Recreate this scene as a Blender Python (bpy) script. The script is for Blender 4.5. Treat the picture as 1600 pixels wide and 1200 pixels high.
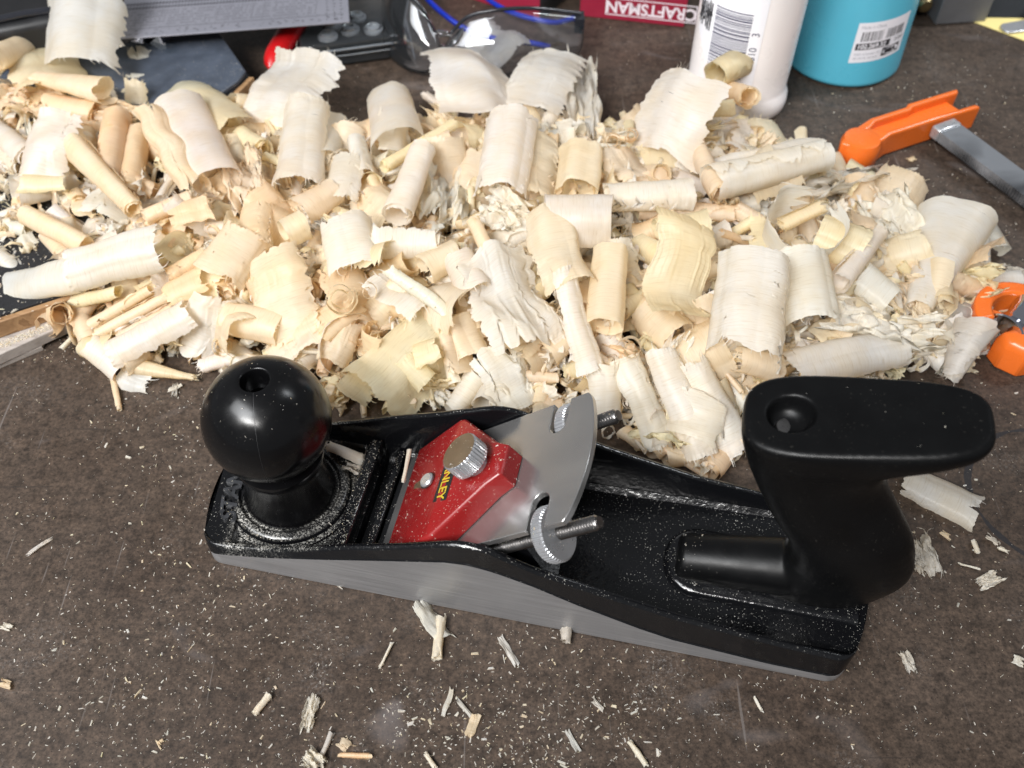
import bpy, math, random
import numpy as np
from mathutils import Vector, Matrix
from mathutils.bvhtree import BVHTree

S = 0.001                     # everything below is written in millimetres
scene = bpy.context.scene
col = scene.collection
for o in list(bpy.data.objects):
    bpy.data.objects.remove(o)

# ---------------------------------------------------------------- camera, light, exposure
cam_d = bpy.data.cameras.new('camera')
cam_d.sensor_width = 36.0
cam_d.lens = 36.0 * 1490 / 1600
cam_d.clip_start = 0.005
cam_d.clip_end = 50
cam = bpy.data.objects.new('camera', cam_d)
cam.location = (0, 0, 0.3364)
cam.rotation_euler = (math.radians(90 - 51), 0, 0)
col.objects.link(cam)
scene.camera = cam
cam_d.dof.use_dof = True
cam_d.dof.focus_distance = 0.36
cam_d.dof.aperture_fstop = 13

world = bpy.data.worlds.new('World')
scene.world = world
world.use_nodes = True
bg = world.node_tree.nodes['Background']
bg.inputs['Color'].default_value = (0.93, 0.96, 1.0, 1)
bg.inputs['Strength'].default_value = 0.20

def area(name, loc, target, sx, sy, power, color, spread=180):
    d = bpy.data.lights.new(name, 'AREA')
    d.shape = 'RECTANGLE'; d.size = sx; d.size_y = sy
    d.energy = power; d.color = color; d.spread = math.radians(spread)
    o = bpy.data.objects.new(name, d)
    o.location = loc
    o.rotation_euler = (Vector(target) - Vector(loc)).to_track_quat('-Z', 'Y').to_euler()
    col.objects.link(o)
    return o
# the workshop's tube lamp above and behind the photographer, a second one further off to the right
area('tube_lamp_behind', (-0.66, -0.95, 1.40), (-0.14, 0.40, 0), 1.2, 0.14, 3.6, (1.0, 0.98, 0.955), 52)
area('tube_lamp_right', (1.05, 0.75, 1.15), (0.16, 0.66, 0), 0.14, 0.6, 1.1, (0.92, 0.96, 1.0), 40)
area('added_fill_light', (-0.78, -0.22, 1.12), (-0.20, 0.42, 0), 1.1, 0.5, 5.9, (0.97, 0.985, 1.0), 76)  # added soft fill, set to the left so brightness drops off rightwards

vs = scene.view_settings
vs.view_transform = 'Standard'
vs.look = 'None'
vs.exposure = 0.0
vs.gamma = 1.0
vs.use_curve_mapping = False
scene.cycles.max_bounces = 12
scene.cycles.caustics_reflective = False
scene.cycles.caustics_refractive = False
scene.cycles.diffuse_bounces = 7
scene.cycles.glossy_bounces = 3
scene.cycles.transmission_bounces = 8
scene.cycles.transparent_max_bounces = 12
scene.render.resolution_x = 1024
scene.render.resolution_y = 768

SHAVINGS = [
    ('H', [-245.9, 531.8, 44.0], [-241.5, 475.8, 22.4], 22.3, 'white', 'big white folded shaving standing up in front of the steel rule', {'arc': 2.5, 'rag': 0.8, 'roll': 0.15}),
    ('R', [-283.9, 463.4, 43.8], [-276.1, 518.5, 26.0], 7.3, 'cream', 'cream shaving roll at the far left edge below the black tool', {}),
    ('S', [-289.8, 531.6, 16.0], [-247.3, 445.3, 33.9], 18.4, 'yellow', 'broad yellowish shaving sheet left of the big standing white one', {'arc': 1.6}),
    ('C', [-256.9, 452.0, 41.3], [-214.1, 436.7, 43.6], 9.2, 'cream', 'cream cone-shaped shaving with its dark open mouth to the right', {'cone': 0.75, 'turns': 1.2}),
    ('R', [-247.5, 438.5, 32.5], [-221.4, 431.2, 32.4], 8.2, 'peach', 'short peach roll under the open cone at the far left', {}),
    ('F', [-285.0, 453.0, 28.6], [-249.0, 443.1, 32.2], 9.8, 'peach', 'frayed peach shaving clump at the left edge under the cream cone', {}),
    ('R', [-287.3, 438.9, 24.1], [-247.7, 398.2, 29.8], 6.4, 'white', 'upper of two pale rolls running off the left edge', {}),
    ('R', [-288.6, 430.1, 18.1], [-252.0, 395.4, 25.1], 6.1, 'white', 'lower of two pale rolls running off the left edge', {}),
    ('S', [-231.3, 414.7, 43.3], [-237.8, 377.5, 30.0], 14.9, 'white', 'glossy bent white shaving sheet at the left side of the pile', {'arc': 1.9}),
    ('R', [-220.3, 394.5, 39.4], [-179.8, 351.3, 34.7], 6.6, 'cream', 'long tapering cream roll pointing down right in the left of the pile', {'cone': -0.35}),
    ('R', [-208.5, 426.0, 34.5], [-201.1, 378.7, 33.1], 7.5, 'peach', 'pinkish upright roll between the tapering roll and the frayed split roll', {}),
    ('R', [-195.7, 418.4, 30.7], [-188.7, 368.9, 29.1], 6.5, 'peach', 'slightly bent pinkish roll just left of the frayed split roll', {}),
    ('H', [-188.1, 419.8, 40.4], [-154.2, 365.8, 35.6], 7.1, 'cream', 'split cream half roll with a frayed upper end', {'arc': 4.0, 'rag': 4}),
    ('O', [-177.3, 437.5, 33.3], [-144.5, 373.0, 33.7], 14.5, 'white', 'fat faceted pinkish white tube right of the frayed split roll', {'turns': 1.15, 'facet': 0.12}),
    ('F', [-228.1, 430.9, 32.6], [-198.9, 429.1, 31.9], 7.5, 'peach', 'frayed peach fibres spread over the left rolls', {}),
    ('S', [-207.9, 489.6, 8.1], [-149.7, 414.0, 34.0], 17.8, 'yellow', 'thin yellow shaving sheet at the back beside the slate plate', {'arc': 1.5}),
    ('K', [-220.9, 481.9, 20.9], [-176.3, 491.5, 12.0], 3.4, 'white', 'thin frayed pale strip along the back edge before the slate plate', {}),
    ('R', [-155.2, 451.3, 22.4], [-135.0, 466.2, 10.4], 9.0, 'cream', 'cream roll lying across under the large flat white shaving', {}),
    ('F', [-139.4, 396.5, 33.1], [-127.5, 363.5, 31.6], 9.6, 'cream', 'frayed cream shaving right of the fat faceted tube', {}),
    ('F', [-126.8, 405.4, 28.3], [-116.5, 370.6, 29.7], 8.4, 'cream', 'small frayed cream shaving left of the slit white tube', {}),
    ('R', [-235.5, 355.3, 28.5], [-199.4, 332.7, 28.5], 5.8, 'cream', 'cream roll with its round open end facing right, at the left', {}),
    ('R', [-227.2, 351.0, 20.0], [-208.1, 330.9, 17.7], 5.3, 'cream', 'pale roll half hidden under the open-ended roll at the left', {}),
    ('H', [-240.8, 371.0, 33.4], [-218.5, 371.0, 34.2], 5.3, 'yellow', 'short yellowish ribbon band at the left side of the pile', {'arc': 2.4}),
    ('O', [-236.4, 317.5, 14.0], [-198.8, 315.5, 27.3], 9.0, 'white', 'wide white curl with a round open left end over the wooden board', {'turns': 0.95, 'roll': 0.5}),
    ('H', [-201.5, 314.4, 29.6], [-159.5, 322.7, 36.6], 10.8, 'white', 'long white half roll with a torn right end over the wooden board', {'arc': 3.6}),
    ('R', [-221.0, 313.8, 6.0], [-179.0, 305.8, 25.9], 4.2, 'yellow', 'pale yellow roll under the long white half roll', {}),
    ('K', [-202.8, 298.2, 6.1], [-164.4, 306.3, 26.6], 3.2, 'cream', 'upper of three thin parallel rolls pointing at the board corner', {}),
    ('K', [-190.0, 292.8, 11.2], [-157.3, 305.5, 23.3], 3.2, 'cream', 'middle of three thin parallel rolls pointing at the board corner', {}),
    ('K', [-179.4, 289.9, 11.9], [-156.5, 303.3, 18.0], 2.9, 'cream', 'lower of three thin parallel rolls pointing at the board corner', {}),
    ('H', [-179.8, 280.0, 9.1], [-143.4, 295.3, 20.1], 8.7, 'white', 'pale half roll at the front left corner of the pile', {'arc': 3.0}),
    ('C', [-142.9, 272.9, 4.0], [-172.9, 278.8, 5.0], 4.1, 'cream', 'small pointed cone at the front left corner of the pile', {'cone': 1.2, 'turns': 1.4}),
    ('K', [-184.5, 283.5, 2.6], [-173.8, 257.0, 1.2], 1.4, 'cream', 'thin stick of rolled shaving poking onto the bare bench, front left', {}),
    ('S', [-163.7, 271.6, 1.0], [-178.1, 278.3, 2.0], 7.0, 'white', 'torn scrap below the pointed cone at the front left', {'arc': 1.2}),
    ('H', [-132.9, 306.9, 31.0], [-120.2, 329.4, 38.3], 11.7, 'cream', 'smooth cream half roll at the left centre of the pile', {'arc': 2.9}),
    ('S', [-108.2, 316.6, 39.4], [-94.6, 279.1, 20.9], 13.1, 'cream', 'large leaf-like cream shaving left of the double spiral', {'arc': 1.7}),
    ('O', [-127.8, 292.7, 22.9], [-101.8, 284.6, 24.5], 8.3, 'cream', 'cream tube with a wide open left end above the knob', {'turns': 1.0, 'roll': 0.4}),
    ('S', [-135.1, 303.6, 25.3], [-144.1, 286.1, 4.2], 10.5, 'white', 'pale rounded sheet left of the open cream tube', {'arc': 1.9}),
    ('L', [-132.4, 286.4, 11.3], [-130.3, 281.9, 14.8], 4.9, 'cream', 'small tight spiral curl seen end on, left above the knob', {}),
    ('R', [-141.8, 280.5, 3.3], [-128.2, 282.7, 6.8], 4.1, 'white', 'small pale roll just behind the left of the black knob', {}),
    ('S', [-107.1, 277.8, 13.8], [-83.0, 286.0, 28.8], 9.1, 'cream', 'wavy cream sheet directly behind the black knob', {'arc': 1.8}),
    ('H', [-109.3, 436.5, 31.1], [-103.4, 363.3, 33.7], 12.4, 'white', 'upright white tube with rows of crosswise slits', {'arc': 3.6, 'slits': 14}),
    ('S', [-111.8, 480.7, 34.0], [-130.5, 431.3, 27.5], 21.8, 'white', 'large flat white shaving standing at the back left of the bare bench patch', {'arc': 0.9, 'slits': 4}),
    ('O', [-97.4, 445.6, 18.1], [-94.5, 391.6, 32.9], 7.5, 'white', 'short white tube right of the slit tube', {}),
    ('R', [-80.5, 407.5, 33.6], [-73.1, 378.2, 33.5], 5.5, 'white', 'small shiny white tube left below the rounded white one at the back', {}),
    ('H', [-82.2, 388.8, 33.1], [-83.8, 358.5, 31.8], 8.9, 'white', 'white half tube in front of the small shiny tube', {'arc': 2.8}),
    ('O', [-68.4, 465.3, 16.1], [-55.7, 394.0, 35.0], 14.4, 'white', 'rounded white tube at the back with a dark opening below', {'turns': 1.1, 'slits': 6}),
    ('R', [-43.3, 382.8, 45.5], [-52.5, 336.6, 43.6], 7.9, 'white', 'smooth bright white tube standing out in the middle of the pile', {'rag': 0.6, 'cone': 0.15}),
    ('R', [-30.4, 414.5, 37.6], [-62.8, 377.0, 39.6], 3.5, 'yellow', 'thin pale yellow roll crossing behind the smooth bright tube', {}),
    ('R', [-32.1, 405.2, 36.5], [-45.3, 395.6, 37.0], 3.9, 'cream', 'short cream roll right behind the smooth bright tube', {}),
    ('K', [-52.5, 490.5, 4.0], [-32.6, 468.4, 6.2], 2.6, 'white', 'frayed white stick lying on the bare bench at the back', {}),
    ('S', [-27.6, 491.6, 30.0], [-12.0, 427.7, 28.0], 25.5, 'white', 'large milky white shaving sheet standing before the safety glasses', {'arc': 1.1, 'slits': 3}),
    ('S', [25.9, 494.8, 28.0], [8.7, 443.7, 24.9], 17.3, 'white', 'thin upright white sheet below the right lens of the glasses', {'arc': 1.3}),
    ('F', [40.9, 504.1, 18.0], [39.5, 427.4, 24.2], 7.9, 'white', 'frilly white shaving at the back right of the standing sheets', {}),
    ('R', [33.4, 470.4, 6.1], [48.0, 479.9, 6.0], 3.4, 'white', 'little white roll end right of the frilly shaving', {}),
    ('R', [27.9, 435.6, 20.3], [41.2, 415.3, 24.9], 3.1, 'white', 'little white roll on the bench below the frilly shaving', {}),
    ('H', [0.0, 411.3, 42.6], [-6.1, 355.1, 37.8], 12.7, 'white', 'tall white half tube in the back centre of the pile', {'arc': 3.2}),
    ('S', [13.2, 407.8, 34.6], [10.9, 360.8, 33.8], 11.5, 'cream', 'cream sheet tucked behind the tall white half tube', {'arc': 1.6}),
    ('F', [-30.8, 393.8, 33.2], [-33.6, 349.2, 33.8], 11.3, 'white', 'crumpled white shaving right of the smooth bright tube', {}),
    ('F', [-12.3, 354.7, 35.8], [4.5, 344.7, 35.8], 8.5, 'white', 'frayed white shaving below the tall half tube', {}),
    ('O', [36.0, 392.3, 37.1], [32.5, 360.8, 35.8], 11.4, 'cream', 'squarish cream tube at the right of the tall half tube', {'turns': 1.1, 'facet': 0.15}),
    ('R', [45.1, 354.6, 39.8], [85.6, 357.4, 39.8], 8.2, 'white', 'big white roll lying level in the centre right with a frayed right end', {'rag': 1.5}),
    ('L', [51.8, 404.1, 35.1], [51.2, 398.8, 37.9], 5.2, 'peach', 'amber little curl seen end on at the back right gap', {}),
    ('L', [60.8, 407.0, 36.9], [60.0, 401.7, 39.6], 3.9, 'peach', 'second amber curl beside the back right gap', {}),
    ('S', [63.5, 375.6, 31.6], [52.2, 396.8, 32.9], 10.9, 'cream', 'triangular cream scrap above the big level roll', {'arc': 1.2}),
    ('S', [74.2, 391.3, 35.1], [91.2, 420.5, 63.7], 21.2, 'white', 'large torn white sheet leaning on the white bottle', {'arc': 1.3, 'slits': 8}),
    ('R', [109.1, 450.3, 43.2], [133.9, 476.8, 38.1], 8.4, 'yellow', 'pale yellow roll propped high against the white bottle', {}),
    ('R', [117.2, 464.1, 27.3], [122.9, 424.7, 47.1], 5.8, 'cream', 'short cream tube with an open end in front of the bottle', {}),
    ('R', [102.3, 425.9, 38.5], [115.6, 426.2, 39.1], 4.7, 'yellow', 'lowest short tube at the foot of the white bottle', {}),
    ('R', [91.1, 399.5, 40.7], [99.1, 356.0, 39.8], 5.7, 'cream', 'steep cream roll left of the long roll by the orange clamp jaw', {}),
    ('R', [95.6, 361.6, 41.8], [155.0, 384.4, 41.2], 9.0, 'white', 'long white roll reaching to the orange clamp jaw', {'rag': 1.2}),
    ('S', [101.9, 382.2, 35.5], [159.6, 403.7, 32.4], 6.5, 'white', 'frayed white strip behind the long roll by the orange jaw', {'arc': 1.8, 'rag': 4}),
    ('F', [147.2, 366.6, 33.0], [204.8, 413.7, 8.1], 8.6, 'white', 'jagged white shaving pointing right below the orange jaw', {}),
    ('O', [131.6, 334.9, 23.6], [132.5, 326.8, 51.4], 16.3, 'white', 'wide open white curl wrapped round a yellow roll', {'turns': 0.86, 'roll': 2.4, 'cone': 0.3, 'rag': 0.8}),
    ('R', [125.0, 334.9, 39.6], [143.6, 341.6, 45.4], 4.1, 'yellow', 'yellow roll lying inside the wide open white curl', {}),
    ('H', [141.2, 331.8, 35.4], [160.6, 322.1, 32.4], 11.2, 'yellow', 'pale folded half tube right of the wide open curl', {'arc': 2.6}),
    ('R', [142.7, 297.2, 38.6], [171.4, 334.7, 35.9], 5.2, 'white', 'slanting pale roll right of the wide open curl', {}),
    ('F', [183.1, 370.4, 25.8], [192.6, 337.8, 23.8], 11.9, 'white', 'frilly white shaving at the right edge of the pile', {}),
    ('C', [183.3, 296.5, 23.1], [216.7, 356.8, 23.1], 15.1, 'white', 'large pale cone-shaped shaving at the right end of the pile', {'cone': 1.1, 'turns': 0.9, 'slits': 8, 'rag': 2.5}),
    ('O', [235.6, 369.1, 8.0], [240.8, 350.9, 5.1], 11.0, 'white', 'rumpled white curl behind the large pale cone', {'turns': 0.8}),
    ('R', [199.1, 317.9, 24.2], [228.0, 319.8, 8.7], 5.4, 'cream', 'cream roll reaching the orange clamp foot', {}),
    ('H', [105.5, 302.4, 49.0], [96.2, 257.5, 35.3], 15.2, 'white', 'broad white half tube with an open lower end, right of centre', {'arc': 3.9, 'slits': 10, 'rag': 2}),
    ('H', [128.8, 313.1, 38.9], [129.9, 279.3, 30.3], 11.9, 'white', 'pale ribbed half tube right of the broad half tube', {'arc': 2.8, 'slits': 6}),
    ('S', [75.8, 328.7, 47.8], [71.7, 276.9, 35.9], 13.0, 'yellow', 'long wavy yellow sheet right of centre', {'arc': 1.5, 'wave': 1.6}),
    ('O', [44.2, 313.6, 43.4], [39.8, 276.1, 33.9], 9.2, 'cream', 'shiny cream tube standing right of centre beside the wavy yellow sheet', {'turns': 1.2, 'rag': 0.8}),
    ('O', [64.4, 321.5, 47.7], [88.0, 326.6, 47.8], 7.5, 'yellow', 'yellow curl topping the long wavy sheet', {'turns': 0.9}),
    ('O', [14.7, 333.4, 43.6], [45.5, 333.3, 43.8], 12.3, 'white', 'wide white tube lying in the centre above the cream half tube', {'turns': 0.9, 'slits': 4}),
    ('H', [14.6, 334.2, 45.7], [25.7, 292.2, 37.8], 10.9, 'cream', 'bent cream half tube in the centre of the pile', {'arc': 2.5}),
    ('S', [-10.0, 313.2, 40.8], [9.7, 270.3, 26.7], 18.0, 'white', 'broad flat white sheet in the centre front of the pile', {'arc': 0.9, 'rag': 2.5}),
    ('H', [20.9, 299.3, 44.3], [33.2, 257.0, 23.5], 6.3, 'white', 'long narrow white fold slanting towards the plane iron', {'arc': 2.6}),
    ('S', [-9.7, 273.5, 25.2], [5.6, 254.4, 6.8], 12.8, 'white', 'white torn sheet touching the far side of the plane', {'arc': 1.2, 'rag': 3}),
    ('O', [-24.5, 315.2, 38.9], [-15.5, 295.2, 34.7], 8.0, 'white', 'small white folded tube left of the broad flat sheet', {'turns': 0.8}),
    ('R', [-18.5, 338.9, 37.7], [-8.7, 316.0, 34.9], 4.4, 'cream', 'short cream roll above the small folded tube', {}),
    ('R', [-33.5, 322.4, 39.2], [-62.8, 324.0, 39.3], 8.2, 'white', 'pale roll lying level left of centre', {'turns': 1.3}),
    ('H', [-77.1, 335.1, 39.4], [-69.0, 306.9, 34.1], 11.7, 'white', 'white half tube between the leaf and the level roll', {'arc': 2.6}),
    ('R', [-53.2, 303.9, 39.8], [-30.1, 285.8, 34.4], 3.6, 'white', 'split white roll with a brown broken tip, left of centre', {'rag': 3}),
    ('S', [-61.9, 305.8, 32.0], [-39.5, 288.8, 29.1], 9.7, 'white', 'thin white sheet under the split roll', {'arc': 1.6}),
    ('L', [-74.1, 289.2, 39.0], [-73.1, 285.3, 41.9], 7.4, 'cream', 'loose double spiral curl seen end on, left of centre', {'turns': 2.2}),
    ('L', [-63.2, 295.0, 37.0], [-62.5, 291.8, 39.2], 4.2, 'cream', 'small ring curl right of the loose double spiral', {'turns': 1.1}),
    ('O', [-40.2, 309.5, 36.4], [-25.6, 319.2, 37.1], 6.9, 'cream', 'cream curl with an open yellow mouth left of centre', {'turns': 0.9}),
    ('S', [-55.8, 277.7, 26.8], [-30.9, 261.0, 9.6], 22.9, 'yellow', 'large flat yellowish sheet right behind the knob and the far wall', {'arc': 0.8}),
    ('H', [-74.1, 264.5, 14.3], [-63.5, 259.8, 5.8], 6.7, 'yellow', 'pale yellow scrap beside the knob and the far wall', {'arc': 2.4}),
    ('H', [-46.9, 267.3, 23.9], [-37.5, 260.5, 14.7], 5.5, 'yellow', 'narrow folded yellow scrap on the large flat yellowish sheet', {'arc': 3}),
    ('H', [-30.9, 270.4, 26.7], [-41.5, 268.2, 22.8], 6.1, 'yellow', 'wider folded yellow scrap on the large flat yellowish sheet', {'arc': 2.4}),
    ('H', [38.1, 262.5, 27.4], [39.7, 246.4, 10.4], 7.4, 'white', 'white tube end behind the top of the plane iron', {'arc': 2.8}),
    ('H', [47.5, 263.0, 28.9], [63.6, 232.7, 6.1], 7.0, 'white', 'first long white half roll right of the plane iron', {'arc': 2.7}),
    ('H', [62.1, 264.7, 33.2], [79.7, 227.0, 7.3], 7.3, 'white', 'second long white half roll right of the plane iron', {'arc': 2.7}),
    ('H', [75.2, 259.3, 31.2], [96.1, 230.8, 4.2], 7.3, 'white', 'third long white half roll right of the plane iron', {'arc': 2.5, 'slits': 6}),
    ('L', [50.5, 267.4, 31.2], [49.3, 261.2, 36.1], 5.4, 'cream', 'cream ring curl above the long white half rolls', {'turns': 1.2}),
    ('K', [63.6, 232.7, 6.1], [81.6, 220.8, 2.0], 1.6, 'cream', 'thin rolled stick beside the far wall of the plane', {}),
    ('O', [95.0, 262.9, 29.0], [113.7, 262.1, 23.6], 6.5, 'cream', 'cream curl below the broad white half tube', {'turns': 0.8}),
    ('H', [115.8, 258.7, 23.5], [171.4, 280.2, 15.5], 10.0, 'white', 'white sheet roll right behind the top of the black handle', {'arc': 2.6, 'slits': 4}),
    ('F', [140.2, 291.9, 30.0], [174.9, 286.7, 18.8], 11.4, 'white', 'crumpled white shaving right of the ribbed half tube', {}),
    ('F', [183.5, 298.4, 24.0], [193.5, 285.3, 9.6], 4.6, 'cream', 'splintered cream strip under the tip of the large pale cone', {}),
    ('S', [193.5, 297.8, 19.6], [222.5, 305.3, 7.2], 8.9, 'grey', 'thin greyish sheet left of the orange clamp foot', {'arc': 1.1}),
    ('C', [195.3, 269.6, 8.0], [208.1, 289.3, 20.3], 9.2, 'grey', 'greyish cone roll showing its spiral end right of the handle top', {'cone': 0.8, 'turns': 2.2}),
    ('H', [162.9, 218.6, 3.0], [186.8, 204.4, 1.0], 7.9, 'white', 'torn white half roll lying alone on the bench right of the handle', {'arc': 2.7, 'rag': 3}),
    ('F', [160.9, 191.9, 2.0], [162.8, 176.8, 1.0], 4.5, 'grey', 'crumpled pale scrap on the bench right of the handle foot', {}),
    ('R', [-250.0, 337.8, 18.3], [-231.6, 327.0, 10.9], 6.2, 'white', 'white roll at the left edge above the open white curl', {}),
    ('S', [-238.8, 347.4, 19.1], [-229.8, 335.9, 13.0], 5.6, 'white', 'torn white flake on the black sheet at the left edge', {'arc': 1}),
    ('K', [-254.7, 355.4, 21.5], [-244.8, 355.8, 22.7], 2.8, 'white', 'upper pale stick at the left edge on the black sheet', {}),
    ('K', [-254.4, 351.1, 18.6], [-242.9, 351.8, 20.5], 2.8, 'cream', 'lower pale stick at the left edge on the black sheet', {}),
    ('H', [-161.2, 345.5, 33.0], [-144.2, 352.1, 33.2], 7.9, 'peach', 'peach half roll in the crumbly left part of the pile', {'arc': 2.5}),
    ('R', [-174.5, 345.9, 34.7], [-154.3, 358.9, 35.5], 4.6, 'cream', 'slim cream roll pointing right in the crumbly left part', {}),
    ('H', [-120.4, 349.7, 35.4], [-117.7, 322.8, 33.7], 8.4, 'peach', 'peach curl between the leaf and the frayed cream shavings', {'arc': 2.8}),
    ('O', [-104.6, 330.1, 38.8], [-95.0, 336.2, 39.3], 7.1, 'cream', 'cream ring with a dark knot hole left of centre', {'turns': 0.9}),
    ('R', [-156.9, 313.7, 28.3], [-142.2, 323.9, 30.6], 4.1, 'peach', 'small peach roll right of the long white half roll', {}),
    ('H', [-156.9, 304.7, 20.8], [-139.6, 312.0, 25.8], 7.0, 'peach', 'peach scrap right of the three thin rolls', {'arc': 2.2}),
    ('O', [-101.2, 351.7, 33.6], [-87.5, 365.7, 33.7], 8.0, 'cream', 'cream curl below the slit white tube', {'turns': 0.85}),
    ('S', [-69.2, 368.2, 31.7], [-54.8, 344.7, 31.7], 9.3, 'cream', 'cream scrap left below the smooth bright tube', {'arc': 1.8}),
    ('H', [-84.4, 281.5, 24.7], [-68.2, 295.3, 30.5], 7.4, 'peach', 'peach folded curl below the loose double spiral', {'arc': 2.8}),
    ('S', [-72.2, 287.4, 26.5], [-78.6, 269.6, 16.9], 7.3, 'cream', 'cream upright scrap right above the knob', {'arc': 1.9}),
    ('H', [-25.6, 288.6, 25.2], [-16.9, 272.2, 18.2], 7.9, 'cream', 'small cream half roll in the gap left of the broad flat sheet', {'arc': 2.4}),
    ('R', [91.9, 314.5, 31.6], [59.3, 293.1, 32.8], 4.6, 'cream', 'cream roll running under the wavy yellow sheet', {}),
    ('R', [62.1, 356.1, 29.8], [108.3, 353.8, 29.8], 5.0, 'cream', 'cream roll under the big level white roll', {}),
    ('H', [85.1, 294.7, 31.2], [89.7, 271.8, 27.2], 6.2, 'cream', 'cream strip left of the broad white half tube', {'arc': 2.4}),
    ('O', [157.7, 312.4, 29.6], [171.2, 301.4, 24.2], 8.1, 'white', 'pale curl right of the ribbed half tube', {'turns': 0.9}),
    ('S', [-22.3, 551.9, 6.0], [0.0, 528.4, 4.0], 16.0, 'grey', 'pale round scrap seen through the right lens of the glasses', {'arc': 1.0}),
    ('F', [244.4, 341.6, 3.0], [256.7, 338.5, 3.0], 4.4, 'grey', 'pale curled shaving at the right edge behind the clamp foot', {}),
    ('R', [-75.3, 227.7, 14.0], [-61.4, 222.0, 13.0], 2.4, 'white', 'greenish white little roll lying on the casting behind the knob', {}),
    ('F', [-69.0, 220.9, 10.0], [-62.5, 218.7, 10.0], 2.4, 'white', 'white crumb on the casting beside the cross rib', {}),
    ('K', [-41.4, 222.2, 20.0], [-43.4, 209.5, 16.0], 1.0, 'white', 'thin splinter standing along the lower edge of the red cap', {}),
    ('S', [-214.7, 493.7, 14.1], [-221.4, 507.8, 22.0], 8.3, 'white', 'small ragged white scrap standing right of the big folded one', {'arc': 1.4, 'rag': 3}),
]
CHIPS = [
    ('S', [-35.4, 163.2, 1.2], [-23.8, 149.2, 1.0], 3.66, 'crumpled pale shaving stuck out from under the plane sole'),
    ('R', [-26.6, 158.0, 1.2], [-27.7, 141.7, 1.0], 1.93, 'pale roll pointing down from under the plane sole'),
    ('R', [20.4, 152.9, 1.2], [20.2, 147.9, 1.0], 2.15, 'little roll end peeping out from under the middle of the sole'),
    ('S', [-5.9, 149.1, 1.2], [1.9, 139.3, 1.0], 1.43, 'slim frayed splinter below the middle of the plane'),
    ('K', [-44.6, 147.8, 1.2], [-48.1, 138.8, 1.0], 0.59, 'thin straight splinter below the steel side'),
    ('S', [-21.2, 130.8, 1.2], [-25.3, 121.0, 1.0], 1.04, 'pale splinter leaning left in the bench litter at the front'),
    ('S', [-19.5, 127.8, 1.2], [-14.0, 119.4, 1.0], 1.03, 'pale splinter leaning right in the bench litter at the front'),
    ('S', [-12.4, 120.4, 1.2], [-14.5, 113.8, 1.0], 1.81, 'tan flat chip near the front edge of the picture'),
    ('R', [-87.0, 127.8, 1.2], [-91.0, 121.6, 1.0], 1.37, 'white small roll at the front left'),
    ('F', [-70.9, 127.3, 1.2], [-72.1, 116.0, 1.0], 2.06, 'crumpled bluish white scrap at the front left'),
    ('K', [-63.1, 114.2, 1.2], [-66.6, 103.0, 1.0], 1.0, 'long white splinter at the front edge'),
    ('S', [-58.9, 112.6, 1.2], [-56.4, 109.4, 1.0], 2.0, 'tan square chip beside the long white splinter'),
    ('K', [-48.4, 106.8, 1.2], [-59.5, 107.3, 1.0], 0.99, 'curved tan splinter at the front edge'),
    ('F', [-70.4, 107.2, 1.2], [-65.5, 103.0, 1.0], 2.86, 'frayed white scrap at the very front edge'),
    ('S', [19.0, 116.4, 1.2], [22.6, 109.4, 1.0], 0.9, 'pale sliver at the front right of centre'),
    ('K', [41.1, 111.5, 1.2], [46.0, 104.0, 1.0], 1.0, 'white sliver near the front edge, right of centre'),
    ('K', [-29.7, 107.6, 1.2], [-26.2, 103.0, 1.0], 0.88, 'dull white sliver at the front edge, centre'),
    ('F', [-191.1, 185.2, 1.2], [-184.8, 191.9, 1.0], 0.76, 'frayed curled splinter on the bare bench at the left'),
    ('F', [143.8, 144.1, 1.2], [145.5, 136.9, 1.0], 1.89, 'white paint-like flake right of the plane heel'),
    ('F', [180.5, 171.3, 1.2], [189.3, 175.5, 1.0], 2.22, 'pale twisted scrap at the right edge'),
    ('K', [184.0, 190.9, 1.2], [184.3, 185.3, 1.0], 1.15, 'small pale roll right of the handle'),
    ('S', [190.0, 193.8, 1.2], [193.8, 189.6, 1.0], 1.54, 'curled chip at the end of the black ring mark'),
    ('S', [173.7, 195.3, 1.2], [176.2, 193.1, 1.0], 1.54, 'small amber chip right of the handle belly'),
    ('S', [182.6, 140.4, 1.2], [186.6, 138.1, 1.0], 1.64, 'flat pale chip at the right edge below the ring mark'),
    ('S', [-183.7, 133.2, 1.2], [-179.8, 131.6, 1.0], 1.62, 'tan flat chip at the left edge'),
    ('K', [122.8, 286.7, 1.2], [123.6, 286.1, 1.0], 0.59, 'tiny splinter lying right of the handle'),
    ('S', [222.4, 435.3, 1.2], [225.8, 431.6, 1.0], 2.15, 'tan chip lying below the orange clamp jaw'),
    ('S', [-192.4, 155.4, 1.2], [-189.2, 154.2, 1.0], 1.2, 'pale chip at the left edge of the bench'),
    ('K', [193.3, 188.0, 1.2], [196.5, 186.1, 1.0], 0.76, 'pale crumb beside the black ring mark'),
    ('K', [175.9, 180.9, 1.2], [182.9, 178.8, 1.0], 0.5, 'thin pale fibre right of the handle foot'),
    ('S', [28.5, 125.0, 1.2], [31.7, 122.3, 1.0], 1.02, 'white crumb between the splinters and the sole'),
    ('K', [86.9, 127.3, 1.2], [88.5, 122.8, 1.0], 0.57, 'white sliver in front of the heel'),
    ('S', [-123.2, 111.5, 1.2], [-121.2, 109.4, 1.0], 1.11, 'small tan chip at the front left corner'),
    ('S', [-154.1, 267.8, 1.2], [-149.2, 271.6, 1.0], 1.44, 'pale scrap in front of the left end of the pile'),
    ('F', [-152.0, 271.5, 1.2], [-151.5, 265.0, 1.0], 1.16, 'frayed crumb behind the left of the knob'),
]
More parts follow.
